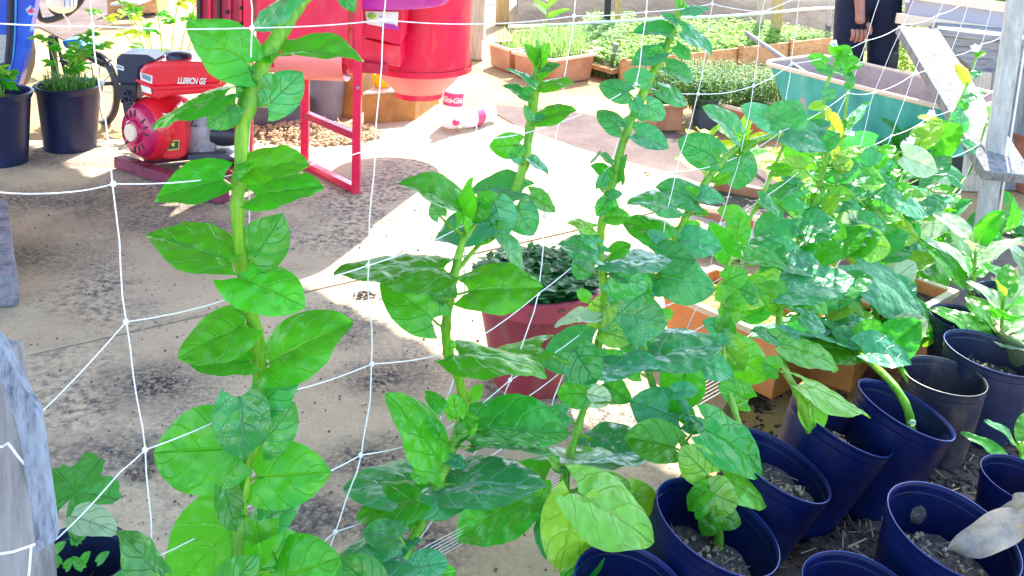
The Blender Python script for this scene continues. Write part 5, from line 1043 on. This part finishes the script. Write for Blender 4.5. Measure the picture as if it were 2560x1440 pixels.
# tall flowering shoots
FLW = plain('flower_white', (.85, .86, .83), .6, var=.05, bmp=0)
def flowering(label, stem, leaves, flowers, cat='plant', kinds='wmgb'):
    r_ = plant('flowering_vine', label, stem, leaves, petr=.0012, stem_mat=STEMP, cat=cat, group='thin flowering shoots at the top of the net')
    for fx, fy, rr in flowers:
        q = nearest(smoothpts(stem, 4), fx, fy); c = P(fx, fy, q[2]); d = dep(c); rr = rr * d / F; m = MB()
        up = (V((0, 0, .9)) + (CAM - c).normalized()).normalized()
        for k in range(5):
            a = k * 1.257 + fx; dr = up.cross(V((math.cos(a), math.sin(a), .3))).normalized()
            leaf_geom(m, c, c + (dr + up * .35) * rr, rr * .9, up, .1, .2, .05, .03, a, 5, 4)
        m.tube([P(q[0], q[1], q[2]), c], .0012, 5, mi=1)
        build('flower', m, [FLW, STEMP], r_, True)
    return r_
flowering('pale flowering shoot before the teal tub, its curly top against the dark trousers', [(2060, 430, 0, .004), (2052, 330, 0, .004), (2062, 230, 0, .004), (2085, 170, 0, .004), (2098, 130, 0, .003)],
 [(2062, 160, 2020, 140, 30, 'm'), (2090, 150, 2150, 150, 30, 'm'), (2095, 135, 2075, 110, 26, 'm'), (2098, 130, 2130, 118, 24, 'm'), (2080, 180, 2040, 170, 24, 'b'), (2100, 150, 2120, 125, 20, 'm'), (2055, 260, 2020, 270, 22, 'y'), (2060, 240, 2095, 230, 30, 'b'), (2052, 300, 2010, 310, 26, 'm')], [(2085, 110, 12)])
flowering('pale flowering shoot with lime leaves in front of the teal tub', [(2088, 460, 0, .004), (2100, 380, 0, .004), (2112, 300, 0, .004), (2118, 240, 0, .004), (2122, 175, 0, .003)],
 [(2120, 190, 2080, 170, 18, 'b'), (2122, 180, 2125, 120, 20, 'm'), (2124, 170, 2160, 155, 14, 'm'), (2115, 200, 2140, 200, 40, 'b'), (2095, 330, 2060, 260, 26, 'l'), (2090, 340, 2085, 280, 30, 'l'), (2115, 310, 2155, 295, 20, 'g'), (2085, 365, 2050, 350, 30, 'l'), (2090, 385, 2060, 330, 30, 'l'), (2120, 320, 2170, 250, 20, 'b')], [(2120, 330, 14), (2075, 355, 11), (2130, 335, 9), (2045, 375, 9)])
flowering('tall thin flowering shoot leaning up across the weathered plank', [(2260, 560, 0, .0045), (2320, 480, 0, .0045), (2345, 380, 0, .004), (2372, 310, 0, .004), (2405, 240, 0, .004), (2430, 180, 0, .0035), (2446, 120, 0, .0025)],
 [(2415, 205, 2390, 160, 22, 'l'), (2425, 190, 2455, 180, 16, 'b'), (2440, 140, 2465, 130, 14, 'm'), (2408, 250, 2460, 225, 26, 'b'), (2400, 265, 2425, 262, 24, 'g'), (2390, 280, 2425, 330, 34, 'b'), (2360, 330, 2300, 285, 22, 'l'), (2365, 320, 2310, 350, 44, 'b'), (2350, 380, 2290, 320, 20, 'm'), (2345, 390, 2310, 430, 40, 'b')], [(2440, 122, 14), (2300, 335, 18), (2278, 352, 13), (2330, 285, 12), (2320, 400, 13), (2345, 330, 9), (2262, 360, 10)])
flowering('thin flowering shoot nearest the far post with white blossoms', [(2350, 520, 0, .0045), (2410, 450, 0, .0045), (2440, 390, 0, .004), (2462, 320, 0, .0035), (2480, 270, 0, .0025)],
 [(2480, 290, 2498, 265, 14, 'm'), (2482, 290, 2470, 265, 14, 'm'), (2470, 310, 2510, 310, 20, 'b'), (2445, 380, 2400, 350, 26, 'b'), (2450, 385, 2490, 380, 26, 'g'), (2400, 450, 2345, 410, 36, 'b'), (2440, 420, 2470, 425, 26, 'w'), (2380, 480, 2330, 470, 26, 'm')], [(2500, 380, 17), (2462, 440, 18), (2505, 305, 12), (2325, 462, 13), (2492, 368, 10)])
# plants standing in pots at the right
def potplant(name, label, base, n, Lr, kinds, h, seed=0, group=None, px0=None, width=.6, cat='plant'):
    random.seed(seed); root = thing(name, label, cat, base, group); base = V(base)
    build('stem', MB().tube([base, base + V((.005, 0, h * .5)), base + V((-.004, .006, h))], [.007, .006, .003], 7), STEMP, root, True)
    for i in range(n):
        a = i * 2.4 + random.uniform(-.3, .3); z = h * (.25 + .75 * i / n); L = random.uniform(*Lr) * (1.1 - .5 * i / n)
        el = random.uniform(.05, .7) + .5 * i / n
        dr = V((math.cos(a) * math.cos(el), math.sin(a) * math.cos(el), math.sin(el))); b = base + V((0, 0, z)) + dr * .025
        m = MB(); leaf_geom(m, b, b + dr * L, L * random.uniform(width - .08, width + .1), V((0, 0, 1)) + V((0, -.25, 0)), .2, .35, .04, .03, a, 9, 6, twist=random.uniform(-.3, .3))
        m.tube([base + V((0, 0, z * .9)), b, b + dr * L * .15], [.003, .0025, .001], 5, mi=1)
        build('leaf', m, [LF[random.choice(kinds)], STEMP], root, True, sharp=False)
    return root
# squash leaf at bottom left, lower leaves at the left edge
random.seed(5)
sq = thing('squash_seedling', 'squash seedling with one broad lobed leaf in the dark pot at the bottom left', 'plant', D(165, 1430, 1.45))
b_ = D(180, 1215, 1.45); build('stem', MB().tube([D(120, 1480, 1.5), D(118, 1380, 1.48), D(140, 1270, 1.46), b_], [.007, .006, .005, .004], 7), STEM, sq, True)
def lobed(center, R_, nrm, up, mat, par, lobes=5, seed=0):
    n = V(nrm).normalized(); x = V(up).cross(n).normalized(); y = n.cross(x); vs = [center]; uv = [(.5, 0)]; fs = []; K = 60; rings_ = 6
    for r_ in range(1, rings_ + 1):
        for k in range(K):
            a = 2 * math.pi * k / K; prof_ = .80 + .16 * math.cos(lobes * a + 1.0) + .05 * math.sin(11 * a + seed) + .03 * math.sin(23 * a); cut = 1 - .75 * math.exp(-((a - math.pi) / .22) ** 2)
            q = R_ * r_ / rings_ * prof_ * cut; rid = abs(((a * lobes / (2 * math.pi)) % 1) - .5)
            vs.append(center + (x * math.sin(a) + y * math.cos(a)) * q + n * (-.16 * q * q / R_ - .03 * R_ * math.cos(lobes * a) * r_ / rings_)); uv.append((.5 + (rid - .5) * .9, r_ / rings_))
    for k in range(K): fs.append((0, 1 + k, 1 + (k + 1) % K))
    for r_ in range(rings_ - 1):
        for k in range(K): o = 1 + r_ * K; fs.append((o + k, o + K + k, o + K + (k + 1) % K, o + (k + 1) % K))
    return build('leaf', MB().add(vs, fs, uv), mat, par, True, sharp=False)
lobed(D(190, 1230, 1.44), 112 * 1.44 / F, (.15, -.55, .8), (.3, .5, .6), LF['d'], sq)
m = MB(); leaf_geom(m, D(175, 1290, 1.4), D(292, 1325, 1.38), .045, V((-.2, -.4, 1)), .2, .3, .0, .03, 0); build('leaf', m, LF['w'], sq, True, sharp=False)
for i in range(9):
    p = D(random.uniform(130, 250), random.uniform(1340, 1430), 1.47); m = MB(); leaf_geom(m, p, p + V((random.uniform(-.02, .02), 0, .018)), .014, V((0, -.7, .7)), .2, .2, .1, .02, i, 5, 4); build('leaf', m, LF['d'], sq, True, sharp=False)
ye = thing('edge_sprig', 'yellow-green leaf peeping past the batten at the left edge', 'plant', D(20, 1010, 1.5))
for L_ in ((8, 930, 62, 890, 50, 'y'), (10, 870, 55, 960, 60, 'y'), (40, 960, 82, 1020, 34, 'y')):
    b = D(L_[0], L_[1], 1.5); t = D(L_[2], L_[3], 1.49); m = MB(); leaf_geom(m, b, t, L_[4] * 1.5 / F, (CAM - b).normalized(), .2, .2, .1, .04, 1); build('leaf', m, LF[L_[5]], ye, True, sharp=False)
build('stem', MB().tube([D(-20, 1100, 1.52), D(0, 1000, 1.51), D(8, 930, 1.5)], .004, 6), STEM, ye, True)
# plants in the pots at right
potplant('sunlit_spinach', 'sunlit pale spinach with big cupped leaves in the black pot at right', G(2490, 930, .12), 13, (.11, .16), 'wwyg', .22, 3)
potplant('sunlit_spinach', 'broad pale-mottled spinach leaves beside the foot of the far post', G(2420, 810, .1), 11, (.13, .19), 'wbgw', .30, 4)
potplant('sunlit_spinach', 'pale spinach tuft in the pot at the right edge', G(2560, 800, .12), 10, (.09, .14), 'wgb', .2, 6)
potplant('succulent_seedling', 'single thick-leaved seedling in the small pot at the right edge', G(2545, 1215, .13), 5, (.09, .12), 'dg', .10, 8, width=.42)
potplant('lettuce', 'yellowing lettuce behind the arching vine, left of two', G(1760, 470, .12), 14, (.08, .13), 'lly', .22, 9, group='yellowed lettuces in the dusty trough')
potplant('lettuce', 'yellow-lime lettuce nearer the centre of the dusty trough', G(1850, 470, .12), 14, (.08, .13), 'llym', .26, 10, group='yellowed lettuces in the dusty trough')
potplant('lettuce', 'small pale lettuce at the right end of the dusty trough', G(1960, 500, .12), 12, (.07, .11), 'ylm', .2, 11, group='yellowed lettuces in the dusty trough')
for i, (px, py, lb) in enumerate(((2240, 470, 'white-flecked bush behind the bowed stem'), (2190, 600, 'green bush filling the gap behind the crowded vines'), (2330, 690, 'leafy spinach clump in front of the far post'), (2080, 640, 'leafy clump beyond the orange troughs'))):
    potplant('spinach_clump', lb, G(px, py + 60, .0), 18, (.10, .16), 'bbgdw' if i == 0 else 'bgdm', .34, 30 + i)
# dried leaf over the front pot
dl = thing('dried_leaf', 'long dried grey and buff leaf hanging over the corner pot', 'leaf', G(2450, 1370, .22)); m = MB()
a_, t_ = G(2580, 1290, .30), G(2365, 1385, .20)
leaf_geom(m, a_, t_, .060, V((0, -.5, 1)), .5, .25, .0, .09, 2, 16, 8, twist=.8); build('blade', m, plain('dead_leaf', (.42, .36, .30), .85, sc=30, var=.35, c2=(.6, .42, .2), bmp=.5), dl, True, sharp=False)
m = MB(); leaf_geom(m, a_ + V((0, 0, .03)), G(2490, 1290, .26), .03, V((0, -.5, 1)), .6, .3, .0, .1, 4, 12, 6, twist=1.2); build('blade', m, MATS['dead_leaf'], dl, True, sharp=False)
m = MB(); lump = G(2285, 1275, .19); m.ball(lump, (.03, .022, .03), 10, 8); tag(build('soil_lump', m, M_soil, smooth=True), 'rough dark lump of soil standing in the corner pot', 'clod')
# ------------------------------------------------------------ the trellis net
CORD = plain('net_cord', (.82, .84, .88), .45, var=.05, bmp=0)
net = thing('trellis_net', 'white knotted plastic trellis net strung from the near post to the far post', 'net', P(660, 1300, 0))
cols = [
 [(225, -90), (230, 65), (283, 460), (315, 805), (362, 1125), (380, 1398), (372, 1560)],
 [(618, -90), (630, 70), (622, 430), (628, 728), (656, 992), (655, 1245), (640, 1480)],
 [(965, -90), (960, 50), (938, 370), (920, 664), (930, 910), (902, 1138), (838, 1330), (800, 1500)],
 [(1228, -70), (1215, 60), (1188, 350), (1165, 560), (1150, 872), (1088, 1090), (1060, 1235), (1010, 1400)],
 [(1447, -70), (1435, 40), (1395, 308), (1362, 540), (1345, 735), (1275, 950), (1240, 1040), (1160, 1180)],
 [(1628, -70), (1615, 30), (1590, 210), (1530, 410), (1500, 600), (1495, 800), (1415, 920), (1375, 1030)],
 [(1790, -80), (1780, 10), (1745, 235), (1690, 430), (1650, 620), (1610, 780), (1560, 900), (1500, 1010)],
 [(1930, -90), (1905, 30), (1884, 215), (1850, 390), (1800, 560), (1760, 720), (1710, 840), (1660, 960)],
 [(2020, -90), (2000, -10), (1978, 160), (1950, 330), (1900, 500), (1860, 650), (1820, 770), (1760, 900)],
 [(2240, -120), (2215, -60), (2165, 102), (2120, 232), (2050, 380), (2000, 560), (1960, 700), (1900, 820)],
 [(2330, -120), (2300, -40), (2258, 62), (2185, 232), (2150, 372), (2100, 500), (2060, 640), (2010, 760)],
 [(2400, -120), (2380, -60), (2345, 38), (2284, 186), (2228, 340), (2170, 470), (2120, 610), (2060, 720)],
 [(2470, -120), (2450, -70), (2428, -6), (2374, 142), (2325, 292), (2260, 430), (2200, 560), (2140, 690)],
 [(2530, -120), (2510, -80), (2490, -25), (2455, 110), (2400, 262), (2340, 400), (2290, 540), (2240, 650)],
 [(2590, -120), (2575, -80), (2565, -40), (2532, 75), (2500, 215), (2450, 360), (2400, 480), (2350, 620)]]
for ci, c_ in enumerate(cols):
    pts = [P(x, y, .006 * math.sin(i * 2.3 + ci)) for i, (x, y) in enumerate(c_)]; sp = smoothpts([tuple(p) for p in pts], 5)
    sp = [V(p) + V((math.sin(i * 1.7 + ci) * .0012, 0, 0)) for i, p in enumerate(sp)]; build('net_cord', MB().tube(sp, .0011 if ci < 6 else .0009, 6), CORD, net, True)
rows = max(len(c_) for c_ in cols)
left = {1: (-40, 52), 2: (-40, 476), 3: (20, 1110), 4: (-60, 1392), 5: (-80, 1600)}
for r_ in range(1, 8):
    seq = [c_[r_] for c_ in cols if r_ < len(c_)]
    if r_ == 3: seq = [(-60, 1122), (20, 1108)] + [(315, 805)] + seq[1:]
    elif r_ == 4: seq = [(110, 1370), (150, 1340), (300, 1180)] + seq
    elif r_ == 2: seq = [(-60, 474), (150, 482)] + seq
    elif r_ == 1: seq = [(-60, 55)] + seq
    elif r_ == 5: seq = [(300, 1440), (340, 1420)] + seq
    pts = [P(x, y, 0) for x, y in seq]; out = []
    for i in range(len(pts) - 1):
        a, b = pts[i], pts[i + 1]; L_ = (b - a).length
        for k in range(5): t_ = k / 5; out.append(a.lerp(b, t_) + V((0, 0, -(.012 if r_ == 1 else .03) * L_ * math.sin(math.pi * t_))))
    out.append(pts[-1]); build('net_cord', MB().tube(out, .0010, 6), CORD, net, True)
for ci, c_ in enumerate(cols):
    for i, (x, y) in enumerate(c_):
        if 0 < i < len(c_) - 1 and -20 < y < 1440 and x < 2560: p = P(x, y, .003); build('knot', MB().ball(p, (.0042, .0035, .0048), 8, 6), CORD, net, True)
for a_, b_ in (((20, 1108), (84, 1182)), ((20, 1108), (-10, 1116)), ((-20, 1388), (90, 1360)), ((78, 1365), (70, 1460))): build('net_cord', MB().tube([P(*a_, .06), P((a_[0] + b_[0]) / 2, (a_[1] + b_[1]) / 2 + 5, .07), P(*b_, .06)], .0015, 6), CORD, net, True)
# loose bundle of threads low behind the vines
lt = thing('loose_threads', 'bundle of thin loose net threads slanting low behind the vines', 'threads', P(1400, 1150, -.05))
for i in range(6): build('thread', MB().tube([P(1030, 1385 + i * 9, -.05), P(1350, 1215 + i * 7, -.06), P(1600, 1045 + i * 10, -.07), P(1900, 880 + i * 9, -.08)], .0008, 5), CORD, lt, True)
